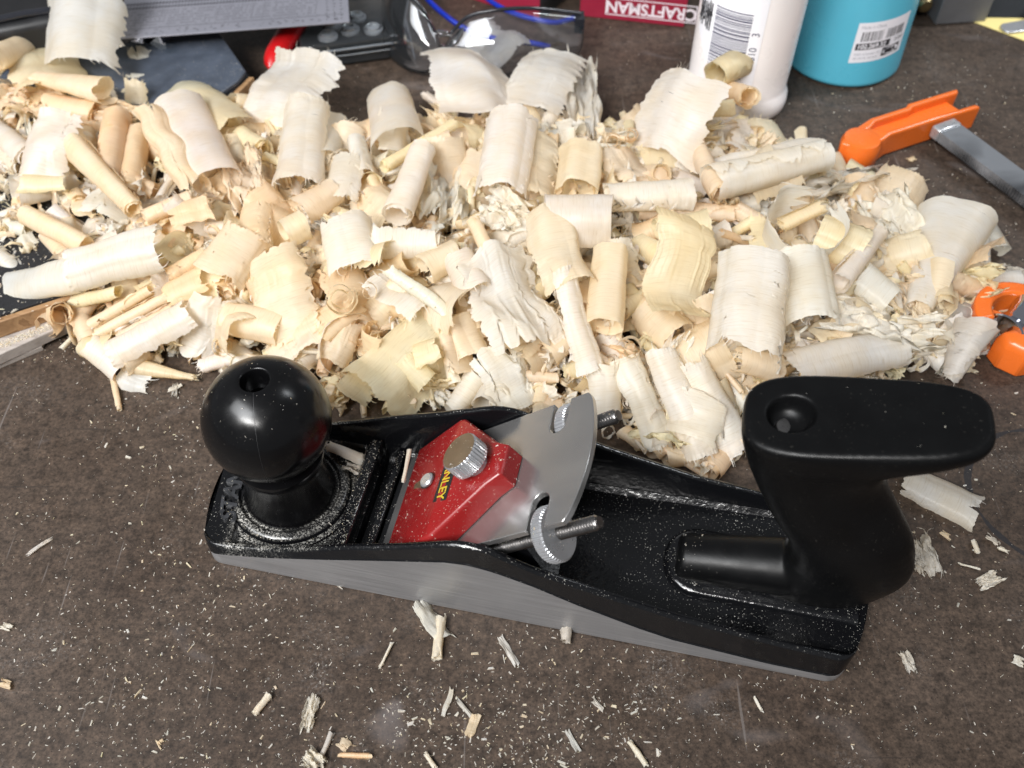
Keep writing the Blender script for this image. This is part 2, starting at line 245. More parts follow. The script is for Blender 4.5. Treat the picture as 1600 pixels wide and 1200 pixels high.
PILE_OUTLINE = [(-330.8, 495.2), (-286.7, 501.8), (-229.1, 488.7), (-155.9, 463.5), (-95.1, 450.3), (-44.2, 456.3), (0.0, 466.6), (47.8, 454.5), (95.5, 454.5), (129.5, 460.5), (173.5, 422.8), (205.6, 395.9), (211.9, 356.3), (238.3, 347.0), (230.4, 312.0), (215.6, 283.9), (181.1, 276.2), (110.2, 237.0), (81.0, 223.8), (41.6, 240.4), (-11.4, 257.8), (-79.8, 259.6), (-129.2, 280.0), (-148.5, 287.7), (-178.7, 278.1), (-209.6, 303.7), (-231.4, 324.7), (-273.7, 338.0)]

# ---------------------------------------------------------------- helpers
def tag(o, label=None, cat=None, group=None, kind=None):
    if label: o['label'] = label
    if cat: o['category'] = cat
    if group: o['group'] = group
    if kind: o['kind'] = kind
    return o

def empty(name, loc=(0, 0, 0), rz=0, label=None, cat=None, group=None):
    o = bpy.data.objects.new(name, None)
    o.location = Vector(loc) * S
    o.rotation_euler = (0, 0, rz)
    o.empty_display_size = 0.01
    col.objects.link(o)
    return tag(o, label, cat, group)

def mk(name, verts, faces, mat, parent=None, sharp=40, idx=None, matrix=None, smooth=True):
    me = bpy.data.meshes.new(name)
    v = np.asarray(verts, dtype=float) * S
    me.from_pydata([tuple(p) for p in v], [], [tuple(f) for f in faces])
    mats = mat if isinstance(mat, (list, tuple)) else [mat]
    for m in mats: me.materials.append(m)
    if idx is not None: me.polygons.foreach_set('material_index', idx)
    if smooth:
        me.shade_smooth()
        if sharp: me.set_sharp_from_angle(angle=math.radians(sharp))
    me.update()
    o = bpy.data.objects.new(name, me)
    if matrix is not None: o.matrix_world = matrix
    col.objects.link(o)
    if parent is not None: o.parent = parent
    return o

def fix_normals(o):
    import bmesh
    bm = bmesh.new(); bm.from_mesh(o.data)
    bmesh.ops.recalc_face_normals(bm, faces=bm.faces)
    bm.to_mesh(o.data); bm.free()
    return o

def bevel(o, w, seg=2, ang=35):
    m = o.modifiers.new('bevel', 'BEVEL')
    m.width = w * S; m.segments = seg; m.limit_method = 'ANGLE'; m.angle_limit = math.radians(ang)
    m.harden_normals = False
    return o

def box_vf(x0, x1, y0, y1, z0, z1):
    v = [(x0, y0, z0), (x1, y0, z0), (x1, y1, z0), (x0, y1, z0), (x0, y0, z1), (x1, y0, z1), (x1, y1, z1), (x0, y1, z1)]
    f = [(3, 2, 1, 0), (4, 5, 6, 7), (0, 1, 5, 4), (1, 2, 6, 5), (2, 3, 7, 6), (3, 0, 4, 7)]
    return v, f

def prism_vf(poly, z0, z1):
    """polygon (counter-clockwise, x y) pulled up from z0 to z1; z1 may be a list"""
    n = len(poly)
    zz = z1 if isinstance(z1, (list, tuple)) else [z1] * n
    v = [(x, y, z0) for x, y in poly] + [(x, y, zz[i]) for i, (x, y) in enumerate(poly)]
    f = [tuple(range(n - 1, -1, -1)), tuple(range(n, 2 * n))]
    f += [(i, (i + 1) % n, n + (i + 1) % n, n + i) for i in range(n)]
    return v, f

def rings_vf(rings, cap0=True, cap1=True):
    n = len(rings[0]); v = [p for r in rings for p in r]; f = []
    for k in range(len(rings) - 1):
        for i in range(n):
            j = (i + 1) % n
            f.append((k * n + i, k * n + j, (k + 1) * n + j, (k + 1) * n + i))
    if cap0: f.append(tuple(range(n - 1, -1, -1)))
    if cap1: f.append(tuple((len(rings) - 1) * n + i for i in range(n)))
    return v, f

def lathe_vf(profile, n=64, cx=0, cy=0, cap0=True, cap1=True):
    rings = [[(cx + r * math.cos(2 * math.pi * i / n), cy + r * math.sin(2 * math.pi * i / n), z) for i in range(n)] for r, z in profile]
    return rings_vf(rings, cap0, cap1)

def tube_vf(pts, r, n=10):
    pts = [Vector(p) for p in pts]
    rings = []; up = Vector((0, 0, 1))
    rr = r if isinstance(r, (list, tuple)) else [r] * len(pts)
    for i, p in enumerate(pts):
        d = (pts[min(i + 1, len(pts) - 1)] - pts[max(i - 1, 0)]).normalized()
        a = d.cross(up)
        if a.length < 1e-3: a = d.cross(Vector((1, 0, 0)))
        a.normalize(); b = a.cross(d)
        rings.append([tuple(p + (a * math.cos(2 * math.pi * k / n) + b * math.sin(2 * math.pi * k / n)) * rr[i]) for k in range(n)])
    v, f = rings_vf(rings)
    return v, f

def join_vf(parts):
    V = []; Fc = []
    for v, f in parts:
        o = len(V); V += list(v); Fc += [tuple(i + o for i in q) for q in f]
    return V, Fc

def smooth_curve(pts, n):
    """Catmull-Rom through the points"""
    P = np.array(pts, float); out = []
    m = len(P) - 1
    for k in range(n):
        t = k / (n - 1) * m; i = min(int(t), m - 1); u = t - i
        p0, p1, p2, p3 = P[max(i - 1, 0)], P[i], P[i + 1], P[min(i + 2, m)]
        out.append(.5 * (2 * p1 + (p2 - p0) * u + (2 * p0 - 5 * p1 + 4 * p2 - p3) * u * u + (3 * p1 - p0 - 3 * p2 + p3) * u ** 3))
    return np.array(out)

def text_vf(txt, size, extrude=0.0, align='CENTER', bold=0.0, xs=1.0):
    """lettering as a mesh in millimetres, in the xy plane"""
    c = bpy.data.curves.new('lettering', 'FONT')
    c.body = txt; c.size = 1.0; c.align_x = align; c.align_y = 'CENTER'
    c.extrude = extrude / size; c.offset = bold; c.resolution_u = 4
    o = bpy.data.objects.new('lettering', c); col.objects.link(o)
    dg = bpy.context.evaluated_depsgraph_get()
    me = bpy.data.meshes.new_from_object(o.evaluated_get(dg))
    v = [(p.co.x * size * xs, p.co.y * size, p.co.z * size) for p in me.vertices]
    f = [tuple(p.vertices) for p in me.polygons]
    bpy.data.objects.remove(o); bpy.data.curves.remove(c); bpy.data.meshes.remove(me)
    return v, f

# ---------------------------------------------------------------- materials
def newmat(name):
    m = bpy.data.materials.new(name); m.use_nodes = True
    nt = m.node_tree
    return m, nt, nt.nodes['Principled BSDF']

def N(nt, typ, **kw):
    n = nt.nodes.new(typ)
    for k, v in kw.items(): setattr(n, k, v)
    return n

def noise(nt, vec, scale, detail=4, rough=.55, dist=0.0):
    n = N(nt, 'ShaderNodeTexNoise')
    n.inputs['Scale'].default_value = scale; n.inputs['Detail'].default_value = detail
    n.inputs['Roughness'].default_value = rough; n.inputs['Distortion'].default_value = dist
    if vec is not None: nt.links.new(vec, n.inputs['Vector'])
    return n.outputs['Fac']

def ramp(nt, fac, stops, interp='LINEAR'):
    r = N(nt, 'ShaderNodeValToRGB'); r.color_ramp.interpolation = interp
    e = r.color_ramp.elements
    while len(e) < len(stops): e.new(.5)
    for i, (p, c) in enumerate(stops):
        e[i].position = p
        e[i].color = (c, c, c, 1) if not isinstance(c, (tuple, list)) else tuple(c) + (1,)
    nt.links.new(fac, r.inputs['Fac'])
    return r.outputs['Color']

def mix(nt, fac, a, b, mode='MIX'):
    m = N(nt, 'ShaderNodeMix', data_type='RGBA', blend_type=mode)
    for sock, x in ((m.inputs['Factor'], fac), (m.inputs[6], a), (m.inputs[7], b)):
        if isinstance(x, (int, float)): sock.default_value = x
        elif isinstance(x, (tuple, list)): sock.default_value = tuple(x) + (1,)
        else: nt.links.new(x, sock)
    return m.outputs[2]

def bump(nt, b, height, strength, dist):
    n = N(nt, 'ShaderNodeBump'); n.inputs['Strength'].default_value = strength; n.inputs['Distance'].default_value = dist
    nt.links.new(height, n.inputs['Height']); nt.links.new(n.outputs['Normal'], b.inputs['Normal'])

def coords(nt, out='Object', scale=None):
    t = N(nt, 'ShaderNodeTexCoord').outputs[out]
    if scale is not None:
        m = N(nt, 'ShaderNodeMapping'); m.inputs['Scale'].default_value = scale
        nt.links.new(t, m.inputs['Vector']); t = m.outputs['Vector']
    return t

def plain(name, color, rough=.5, metal=0.0, var=.08, scale=60, bmp=0.0, spec=.5, dust=0.0):
    m, nt, b = newmat(name)
    co = coords(nt)
    f = noise(nt, co, scale, 5)
    lo = tuple(max(0, c * (1 - var)) for c in color); hi = tuple(min(1, c * (1 + var)) for c in color)
    c = ramp(nt, f, [(.3, lo), (.7, hi)])
    if dust:
        d = ramp(nt, noise(nt, co, 900, 2, .6), [(.66, 0.0), (.72, 1.0)])
        big = ramp(nt, noise(nt, co, 45, 3), [(.42, 0.0), (.7, 1.0)])
        dd = mix(nt, 1.0, d, big, 'MULTIPLY')
        c = mix(nt, mix(nt, 1.0, dd, (dust, dust, dust), 'MULTIPLY'), c, (.62, .58, .5))
    nt.links.new(c, b.inputs['Base Color'])
    rr = ramp(nt, noise(nt, co, scale * 1.7, 4), [(.3, max(0, rough - .07)), (.7, min(1, rough + .07))])
    nt.links.new(rr, b.inputs['Roughness'])
    b.inputs['Metallic'].default_value = metal
    b.inputs['Specular IOR Level'].default_value = spec
    if bmp: bump(nt, b, noise(nt, co, scale * 5, 3), bmp, .0004)
    return m

def clear(name, tint, gloss_rough=.05, density=.12, ior=1.45):
    """thin clear plastic: mostly see-through, mirror-like at glancing angles"""
    m, nt, b = newmat(name)
    nt.nodes.remove(b)
    out = nt.nodes['Material Output']
    tr = N(nt, 'ShaderNodeBsdfTransparent'); tr.inputs['Color'].default_value = tuple(tint) + (1,)
    gl = N(nt, 'ShaderNodeBsdfGlossy'); gl.inputs['Roughness'].default_value = gloss_rough
    df = N(nt, 'ShaderNodeBsdfDiffuse'); df.inputs['Color'].default_value = (.35, .38, .42, 1)
    fr = N(nt, 'ShaderNodeFresnel'); fr.inputs['IOR'].default_value = ior
    a = N(nt, 'ShaderNodeMixShader'); a.inputs['Fac'].default_value = density
    nt.links.new(tr.outputs[0], a.inputs[1]); nt.links.new(df.outputs[0], a.inputs[2])
    s = N(nt, 'ShaderNodeMixShader')
    nt.links.new(fr.outputs[0], s.inputs['Fac']); nt.links.new(a.outputs[0], s.inputs[1]); nt.links.new(gl.outputs[0], s.inputs[2])
    nt.links.new(s.outputs[0], out.inputs['Surface'])
    return m

def bench_mat():
    m, nt, b = newmat('brown bench top')
    co = coords(nt)
    c1 = ramp(nt, noise(nt, co, 12, 5, .6), [(.3, (.045, .031, .023)), (.5, (.056, .040, .030)), (.72, (.069, .051, .040))])
    c2 = ramp(nt, noise(nt, co, 620, 5, .75), [(.34, (.24, .24, .24)), (.5, (.5, .5, .5)), (.64, (.74, .73, .72))])
    c = mix(nt, 1.0, c1, c2, 'OVERLAY')
    c3 = ramp(nt, noise(nt, co, 190, 5, .7), [(.36, (.30, .30, .30)), (.5, (.5, .5, .5)), (.64, (.66, .65, .64))])
    c = mix(nt, 1.0, c, c3, 'OVERLAY')
    pits = ramp(nt, noise(nt, co, 1000, 2, .5), [(.32, 1.0), (.38, 0.0)])
    c = mix(nt, mix(nt, 1.0, pits, (.75, .75, .75), 'MULTIPLY'), c, (.018, .013, .011))
    # pale dust ground into the board in drifts, and darker worn spots
    drift = ramp(nt, noise(nt, co, 24, 5, .62, .6), [(.56, 0.0), (.80, .50)])
    fine = ramp(nt, noise(nt, co, 900, 4, .75), [(.50, 0.0), (.66, 1.0)])
    c = mix(nt, mix(nt, 1.0, drift, fine, 'MULTIPLY'), c, (.42, .39, .37))
    dark = ramp(nt, noise(nt, co, 11, 3, .5, .4), [(.60, 0.0), (.76, .55)])
    c = mix(nt, dark, c, (.034, .028, .026))
    smear = ramp(nt, noise(nt, coords(nt, 'Object', (16, 26, 10)), 1.0, 2, .5, 1.2), [(.66, 0.0), (.78, .35)])
    c = mix(nt, smear, c, (.20, .18, .18))
    for sc, lo_, hi_, colr in (((700, 22, 10), .70, .74, (.17, .15, .14)), ((18, 560, 10), .71, .75, (.022, .018, .016)), ((260, 420, 10), .74, .78, (.19, .17, .155))):
        t0 = N(nt, 'ShaderNodeTexCoord').outputs['Object']
        mpp = N(nt, 'ShaderNodeMapping'); mpp.inputs['Scale'].default_value = sc; mpp.inputs['Rotation'].default_value = (0, 0, .35 + sc[1] * .004)
        nt.links.new(t0, mpp.inputs['Vector'])
        c = mix(nt, ramp(nt, noise(nt, mpp.outputs['Vector'], 1.0, 2, .4), [(lo_ + .01, 0.0), (hi_ + .03, .5)]), c, colr)
    # black ring left by a tin, right of the plane
    sep = N(nt, 'ShaderNodeSeparateXYZ'); nt.links.new(co, sep.inputs[0])
    wob = noise(nt, co, 60, 3)
    def math_(op, a, b_=0.0):
        n = N(nt, 'ShaderNodeMath', operation=op)
        for i, x in enumerate((a, b_)):
            if isinstance(x, (int, float)): n.inputs[i].default_value = x
            else: nt.links.new(x, n.inputs[i])
        return n.outputs[0]
    dx = math_('SUBTRACT', sep.outputs[0], .2245); dy = math_('SUBTRACT', sep.outputs[1], .2125)
    r = math_('SQRT', math_('ADD', math_('MULTIPLY', dx, dx), math_('MULTIPLY', dy, dy)))
    d = math_('ABSOLUTE', math_('SUBTRACT', r, .0340))
    w = math_('MULTIPLY', math_('SUBTRACT', wob, .25), .0040)
    ring = math_('MULTIPLY', math_('GREATER_THAN', w, d), .85)
    c = mix(nt, ring, c, (.018, .018, .021))
    nt.links.new(c, b.inputs['Base Color'])
    rr = ramp(nt, noise(nt, co, 40, 5), [(.3, .42), (.7, .62)])
    nt.links.new(rr, b.inputs['Roughness'])
    b.inputs['Specular IOR Level'].default_value = .3
    bump(nt, b, noise(nt, co, 420, 4, .6), .25, .0004)
    return m

def shaving_mat():
    """thin translucent wood: colour from the tint each shaving carries, grain lines run round the curl"""
    m, nt, b = newmat('wood shaving')
    out = nt.nodes['Material Output']
    at = N(nt, 'ShaderNodeAttribute', attribute_name='tint')
    uv = N(nt, 'ShaderNodeUVMap', uv_map='UVMap').outputs['UV']
    mp = N(nt, 'ShaderNodeMapping'); mp.inputs['Scale'].default_value = (.10, 1.7, 1)
    nt.links.new(uv, mp.inputs['Vector'])
    grain = noise(nt, mp.outputs['Vector'], 1.0, 5, .65)
    g = ramp(nt, grain, [(.30, (.84, .79, .70)), (.45, (.965, .955, .93)), (.70, (1, 1, .99))])
    mp2 = N(nt, 'ShaderNodeMapping'); mp2.inputs['Scale'].default_value = (.05, .05, 1)
    nt.links.new(uv, mp2.inputs['Vector'])
    blot = ramp(nt, noise(nt, mp2.outputs['Vector'], 1.0, 3), [(.38, (.985, .94, .86)), (.60, (1, 1, 1))])
    c = mix(nt, 1.0, at.outputs['Color'], g, 'MULTIPLY')
    c = mix(nt, 1.0, c, blot, 'MULTIPLY')
    nt.links.new(c, b.inputs['Base Color'])
    b.inputs['Roughness'].default_value = .34
    b.inputs['Specular IOR Level'].default_value = .5
    bump(nt, b, grain, .5, .0004)
    tl = N(nt, 'ShaderNodeBsdfTranslucent')
    warm = mix(nt, 1.0, c, (1.0, .93, .82), 'MULTIPLY')
    nt.links.new(warm, tl.inputs['Color'])
    ms = N(nt, 'ShaderNodeMixShader'); ms.inputs['Fac'].default_value = .54
    nt.links.new(b.outputs[0], ms.inputs[1]); nt.links.new(tl.outputs[0], ms.inputs[2])
    nt.links.new(ms.outputs[0], out.inputs['Surface'])
    return m

def brushed(name, color, rough, scale, strength=.12, metal=1.0, rv=.07, cv=.90):
    m, nt, b = newmat(name)
    co = coords(nt, 'Object', scale)
    f = noise(nt, co, 1.0, 5, .6)
    c = ramp(nt, f, [(.25, tuple(x * cv for x in color)), (.75, color)])
    big = ramp(nt, noise(nt, coords(nt), 30, 4), [(.3, (.86, .86, .87)), (.7, (1, 1, 1))])
    nt.links.new(mix(nt, 1.0, c, big, 'MULTIPLY'), b.inputs['Base Color'])
    b.inputs['Metallic'].default_value = metal
    rr = ramp(nt, f, [(.2, rough - rv), (.8, rough + rv)])
    nt.links.new(rr, b.inputs['Roughness'])
    bump(nt, b, f, strength, .0002)
    return m

def japan_mat():
    """black enamel over a rough casting, sprinkled with fine wood dust"""
    m, nt, b = newmat('black enamel casting')
    co = coords(nt)
    sp = ramp(nt, noise(nt, co, 1500, 2, .6), [(.655, 0.0), (.70, 1.0)])
    zone = ramp(nt, noise(nt, co, 34, 4, .65), [(.40, .04), (.62, 1.0)])
    # dust lies thicker round the knob, at the toe end
    sep = N(nt, 'ShaderNodeSeparateXYZ'); nt.links.new(co, sep.inputs[0])
    mr = N(nt, 'ShaderNodeMapRange'); nt.links.new(sep.outputs[0], mr.inputs['Value'])
    mr.inputs['From Min'].default_value = .030; mr.inputs['From Max'].default_value = .048
    mr.inputs['To Min'].default_value = 1.0; mr.inputs['To Max'].default_value = 0.0
    film = ramp(nt, noise(nt, co, 1300, 3, .7), [(.47, 0.0), (.62, .85)])
    film2 = ramp(nt, noise(nt, co, 75, 3), [(.44, .05), (.62, 1.0)])
    up = N(nt, 'ShaderNodeNewGeometry')
    sz = N(nt, 'ShaderNodeSeparateXYZ'); nt.links.new(up.outputs['Normal'], sz.inputs[0])
    upm = N(nt, 'ShaderNodeMapRange'); nt.links.new(sz.outputs[2], upm.inputs['Value'])
    upm.inputs['From Min'].default_value = .55; upm.inputs['From Max'].default_value = .9
    f = mix(nt, 1.0, film, film2, 'MULTIPLY')
    f = mix(nt, 1.0, f, mr.outputs[0], 'MULTIPLY')
    mr2 = N(nt, 'ShaderNodeMapRange'); nt.links.new(sep.outputs[0], mr2.inputs['Value'])
    mr2.inputs['From Min'].default_value = .001; mr2.inputs['From Max'].default_value = .006
    f = mix(nt, 1.0, f, mr2.outputs[0], 'MULTIPLY')
    f = mix(nt, 1.0, f, mix(nt, 1.0, sp, zone, 'MULTIPLY'), 'ADD')
    f = mix(nt, 1.0, f, upm.outputs[0], 'MULTIPLY')
    c = mix(nt, f, (.0038, .0040, .0048), (.55, .53, .48))
    nt.links.new(c, b.inputs['Base Color'])
    rr = mix(nt, f, (.17, .17, .17), (.8, .8, .8))
    nt.links.new(rr, b.inputs['Roughness'])
    b.inputs['Specular IOR Level'].default_value = .55
    bump(nt, b, noise(nt, co, 330, 3, .55), .30, .0008)
    return m

def wood_mat(name, a, b_, scale=(14, 160, 160)):
    m, nt, b = newmat(name)
    co = coords(nt, 'Object', scale)
    f = noise(nt, co, 1.0, 4, .6, .8)
    nt.links.new(ramp(nt, f, [(.3, a), (.55, b_), (.62, a), (.8, b_)]), b.inputs['Base Color'])
    b.inputs['Roughness'].default_value = .62
    bump(nt, b, f, .2, .0003)
    return m

M_bench = bench_mat()
M_shav = shaving_mat()
M_japan = japan_mat()
M_side = brushed('ground steel side', (.50, .50, .51), .44, (26, 26, 1300), .25, .72, .10, .70)
M_iron = brushed('plane iron steel', (.52, .51, .50), .24, (10, 160, 10), .004, .85, .02)
M_steel = brushed('bright zinc steel', (.60, .61, .63), .30, (300, 300, 300), .05, .7)
M_thread = plain('dull steel thread', (.26, .25, .245), .33, 1.0, .15, 200)
M_bronze = plain('tarnished nickel cap', (.40, .33, .25), .40, 1.0, .18, 120, dust=.25)
M_plastic = plain('black moulded plastic', (.0032, .0032, .0036), .22, 0, .15, 80, .03, .34, dust=.05)
M_plastic_satin = plain('black satin plastic', (.0030, .0031, .0034), .38, 0, .2, 60, .05, .20, dust=.05)
M_letter_glint = plain('black enamel with painted glint', (.030, .031, .034), .28, 0, .5, 300, .1)  # black enamel lightened in its colour, for the glints on the toe letters
M_red = plain('red enamel', (.23, .013, .013), .27, 0, .12, 50, .06, dust=.8)
M_sticker = plain('black sticker', (.012, .012, .013), .4)
M_yellow = plain('yellow print', (.52, .38, .025), .5)
M_slate = plain('blue black plate', (.048, .058, .078), .45, 0, .25, 90, .1, dust=.8)
M_grit = plain('black grit sheet', (.014, .014, .016), .75, 0, .3, 900, .5, .3, dust=.9)
M_ply = wood_mat('old plywood edge', (.20, .105, .045), (.36, .215, .105))
M_greywood = wood_mat('dusty grey wood', (.27, .235, .21), (.40, .355, .32))
M_rule = brushed('matt steel rule', (.24, .24, .275), .45, (500, 60, 60), .05, .25)
M_mark = plain('dark engraving', (.028, .028, .034), .6)
M_clear = clear('clear packaging', (.80, .85, .86), .06, .06, 1.55)
M_clearedge = clear('frosted packaging edge', (.85, .9, .9), .12, .38, 1.6)
M_lens = clear('clear safety lens', (.87, .885, .91), .03, .035, 1.5)
M_frame = plain('smoked plastic rim', (.018, .019, .024), .16, 0, .1, 60)
M_blue = plain('blue plastic arm', (.006, .024, .32), .22, 0, .1, 60)
M_redplastic = plain('red plastic grip', (.42, .008, .010), .3, 0, .08, 60)
M_box = plain('crimson carton', (.26, .012, .035), .48, 0, .08, 70)
M_boxdark = plain('dark carton side', (.024, .026, .028), .55, 0, .2, 60)
M_print = plain('white print', (.74, .66, .70), .55, 0, .04)
M_bottle = plain('milky white plastic', (.82, .78, .775), .30, 0, .03, 30)
M_paper = plain('white label paper', (.78, .78, .83), .5, 0, .02, 30)
M_ink = plain('dark blue ink', (.020, .022, .075), .5)
M_ink2 = plain('black ink', (.03, .03, .035), .5)
M_inkgrey = plain('grey small print', (.30, .31, .36), .6)
M_cup = plain('turquoise plastic', (.10, .47, .63), .30, 0, .05, 25)
M_orange = plain('orange clamp plastic', (.68, .135, .018), .27, 0, .06, 40, .02)
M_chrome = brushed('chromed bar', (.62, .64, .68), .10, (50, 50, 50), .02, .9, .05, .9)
def paint_bar_reflections(m):  # dark and bright patches in the base colour stand in for mirror reflections
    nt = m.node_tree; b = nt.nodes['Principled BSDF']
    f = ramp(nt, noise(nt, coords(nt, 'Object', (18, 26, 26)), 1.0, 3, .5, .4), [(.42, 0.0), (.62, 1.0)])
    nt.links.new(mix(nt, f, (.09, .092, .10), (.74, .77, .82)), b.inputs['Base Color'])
paint_bar_reflections(M_chrome)
M_chrome2 = plain('polished chrome', (.66, .68, .75), .10, 1.0, .05, 60)
M_grey = plain('grey sheet metal', (.20, .20, .21), .5, .5, .08, 60)
M_black = plain('black tool body', (.010, .010, .011), .42, 0, .2, 60)
M_brass = plain('aged brass', (.30, .24, .13), .38, 1.0, .15, 200)
M_note = plain('yellow paper', (.80, .66, .26), .65, 0, .03, 30)

# ---------------------------------------------------------------- bench
bx, by = 1500, 1500
o = mk('bench_top', [(-bx, -400, 0), (bx, -400, 0), (bx, 1100, 0), (-bx, 1100, 0)], [(0, 1, 2, 3)], M_bench, smooth=False)
tag(o, kind='structure')

# ---------------------------------------------------------------- the hand plane
ANG = math.radians(-11.85)
plane = empty('hand_plane', (-109.2, 213.9, 0), ANG,
              'black smoothing plane with red lever cap standing on the bench before the shavings', 'hand plane')

def interp(x, table):
    return float(np.interp(x, [a for a, _ in table], [b for _, b in table]))
ZT = [(-3, 10.6), (10, 12), (24, 15.6), (40, 22), (58, 30), (75, 36.5), (88, 42.5), (97, 46.6), (104, 47.6), (110, 46.4), (118, 42.2), (126, 38.6), (137, 35), (153, 30.4), (178, 24), (210, 19.5), (240, 16.5)]
ZS = [(-3, 6.2), (10, 9.2), (24, 13), (46, 20), (71, 28.5), (95, 36.4), (103, 37.2), (112, 35.6), (125, 31.0), (142, 23), (165, 14), (178, 10), (213, 5.8), (240, 5.2)]
ZF = [(-3, 9.6), (9, 9.6), (10.2, 7), (52.5, 7), (53, 2), (60.5, 2), (61, 7), (150, 8), (175, 9.5), (240, 11.5)]
def casting():
    ss = sorted(set([0, 1.5, 3, 5, 7.5, 8.8, 9.4, 10.4, 14, 20] + list(range(24, 52, 4)) + [52.2, 53.2, 56, 60.2, 61.2, 66, 72] +
                    list(range(78, 226, 4)) + [228, 231, 234, 236, 237.2, 238]))
    ts = (28.6, 24, 18, 11, 4)
    rings = []; idx = []
    for s in ss:
        zt = interp(s, ZT); zs = min(interp(s, ZS), zt - 1.5); zf = min(interp(s, ZF), zt - .6)
        half = [(33.0, 0.6), (33.0, zs), (32.5, zs + .5), (31.6, zt - 1.0), (30.8, zt - .2), (29.9, zt), (29.1, zt - .3), (28.7, zt - .9), (27.6, zf + min(2.2, (zt - zf) * .4)), (25.6, zf + .3)] + [(t, zf) for t in (20, 13, 6)]
        prof = [(-t, z) for t, z in half] + [(0, zf)] + [(t, z) for t, z in reversed(half)] + [(32.4, 0), (-32.4, 0)]
        # rounded corners in plan at both ends
        e = min(s, 238 - s); k = 1.0
        if e < 4: k = 1 - (1 - math.sqrt(max(0, 1 - ((4 - e) / 4) ** 2))) * 4 / 33
        ring = []
        for t, z in prof:
            t2 = t * k
            b = 1 - (t2 / 33) ** 2
            x = s
            if s < 24: x = s - (8.2 * b + 2.6) * (24 - s) / 24
            if s > 214: x = s + 9.2 * b * (s - 214) / 24
            ring.append((x, t2, z))
        rings.append(ring)
    rings = rings[::-1]
    n = len(rings[0]); v, f = rings_vf(rings)
    for k in range(len(rings) - 1):
        for i in range(n):
            idx.append(1 if (i == 0 or i >= n - 4) else 0)
    idx += [0, 0]
    o = mk('casting', v, f, [M_japan, M_side], plane, 35, idx)
    return fix_normals(o)
casting()
o = mk('cross_rib', *box_vf(46.2, 51.6, -27.6, 27.6, 6.5, 15.5), M_japan, plane); bevel(o, 1.0)
o = mk('mouth_bar', *box_vf(57.4, 60.6, -27.4, 27.4, 2.5, 10.5), M_japan, plane); bevel(o, .6)
# raised ring under the knob
KX = 20.0
o = mk('knob_seat', *lathe_vf([(27.2, 6.5), (26.6, 7.8), (24.6, 8.1), (24.0, 9.6), (22.5, 10.7), (20.6, 10.6), (19.4, 9.4), (17, 9.2), (1, 9.2)], 72, KX, 0), M_japan, plane)
# raised letters at the toe
tv, tf = text_vf('STANLEY', 9.4, 1.1, bold=.03)
tv = [(-2.6 - y + .012 * x * x, x, 9.9 + z) for x, y, z in tv]
mk('raised_lettering', tv, tf, M_letter_glint, plane, 30)

# knob
R = 23.4; zc = 57.0
prof = [(1, 9.3), (18.3, 9.3), (18.6, 10.2), (18.0, 12), (16.9, 15.5), (16.3, 20), (16.2, 26), (16.6, 31), (17.2, 34.2), (17.0, 35.6)]
a0 = math.asin((36.6 - zc) / R); hole = 5.9
a1 = math.acos(hole / R)
for k in range(41):
    a = a0 + (a1 - a0) * k / 40
    prof.append((R * math.cos(a), zc + R * math.sin(a)))
zt = prof[-1][1]
prof += [(hole - .5, zt - .15), (hole - .8, zt - .8), (hole - 1.0, zt - 3), (hole - 1.0, zt - 14), (.4, zt - 14)]
knob = mk('knob', *lathe_vf(prof, 96, KX, 0), M_plastic, plane, 50)
o = mk('knob_screw', *lathe_vf([(.2, zt - 14.2), (4.4, zt - 14.2), (4.4, zt - 12.6), (3.6, zt - 11.8), (.2, zt - 11.6)], 32, KX, 0), M_steel, knob)
# the faint moulding seam down the ball
sv = []
for k in range(25):
    a = math.radians(-26) + (a1 - math.radians(-26)) * k / 24
    for w in (-.07, .07):
        sv.append((KX + (R + .05) * math.cos(a) * math.cos(-1.25) - w * math.sin(-1.25), (R + .05) * math.cos(a) * math.sin(-1.25) + w * math.cos(-1.25), zc + (R + .05) * math.sin(a)))
mk('mould_seam', sv, [(2 * k, 2 * k + 1, 2 * k + 3, 2 * k + 2) for k in range(24)], M_sticker, knob)

# frog: the sloping bed
SL = math.atan(.869); CS, SN = math.cos(SL), math.sin(SL)
def slope(p, t, n):
    """point on the blade bed: p mm up the slope from the mouth, t across, n above the upper blade face"""
    return (59.6 + p * CS - n * SN, t, 4 + p * SN + n * CS)
fp = [(61, 6.5), (133, 6.5), (128, 24), (118, 46), (113, 47), (66, 7.5)]
fv = [(s, -23, z) for s, z in fp] + [(s, 23, z) for s, z in fp]
n = len(fp)
ff = [tuple(range(n)), tuple(range(2 * n - 1, n - 1, -1))] + [(i, i + n, (i + 1) % n + n, (i + 1) % n) for i in range(n)]
o = fix_normals(mk('frog', fv, ff, M_japan, plane, 30)); bevel(o, 1.0)

# plane iron with two adjuster slots
def iron_outline():
    hw = 27.4; L = 99.5; sl0, sl1, inn = 82.6, 90.4, 13.0
    pts = [(2, -hw), (sl0, -hw)]
    r = (sl1 - sl0) / 2
    def slot(sgn):
        q = []
        for k in range(13):
            a = math.pi * k / 12
            q.append((sl0 + r - r * math.cos(a), sgn * (inn + r - r * math.sin(a))))
        return q
    pts += slot(-1) + [(sl1, -hw), (L - 1.2, -hw), (L, -hw + 1.2)]
    for k in range(1, 24):
        t = -hw + 1.2 + (2 * hw - 2.4) * k / 24
        pts.append((L + 5.2 * (1 - (t / hw) ** 2), t))
    pts += [(L, hw - 1.2), (L - 1.2, hw), (sl1, hw)] + list(reversed(slot(1))) + [(sl0, hw), (2, hw)]
    return pts
pl = iron_outline(); n = len(pl)
v = [slope(p, t, 0) for p, t in pl] + [slope(p, t, -2.4) for p, t in pl]
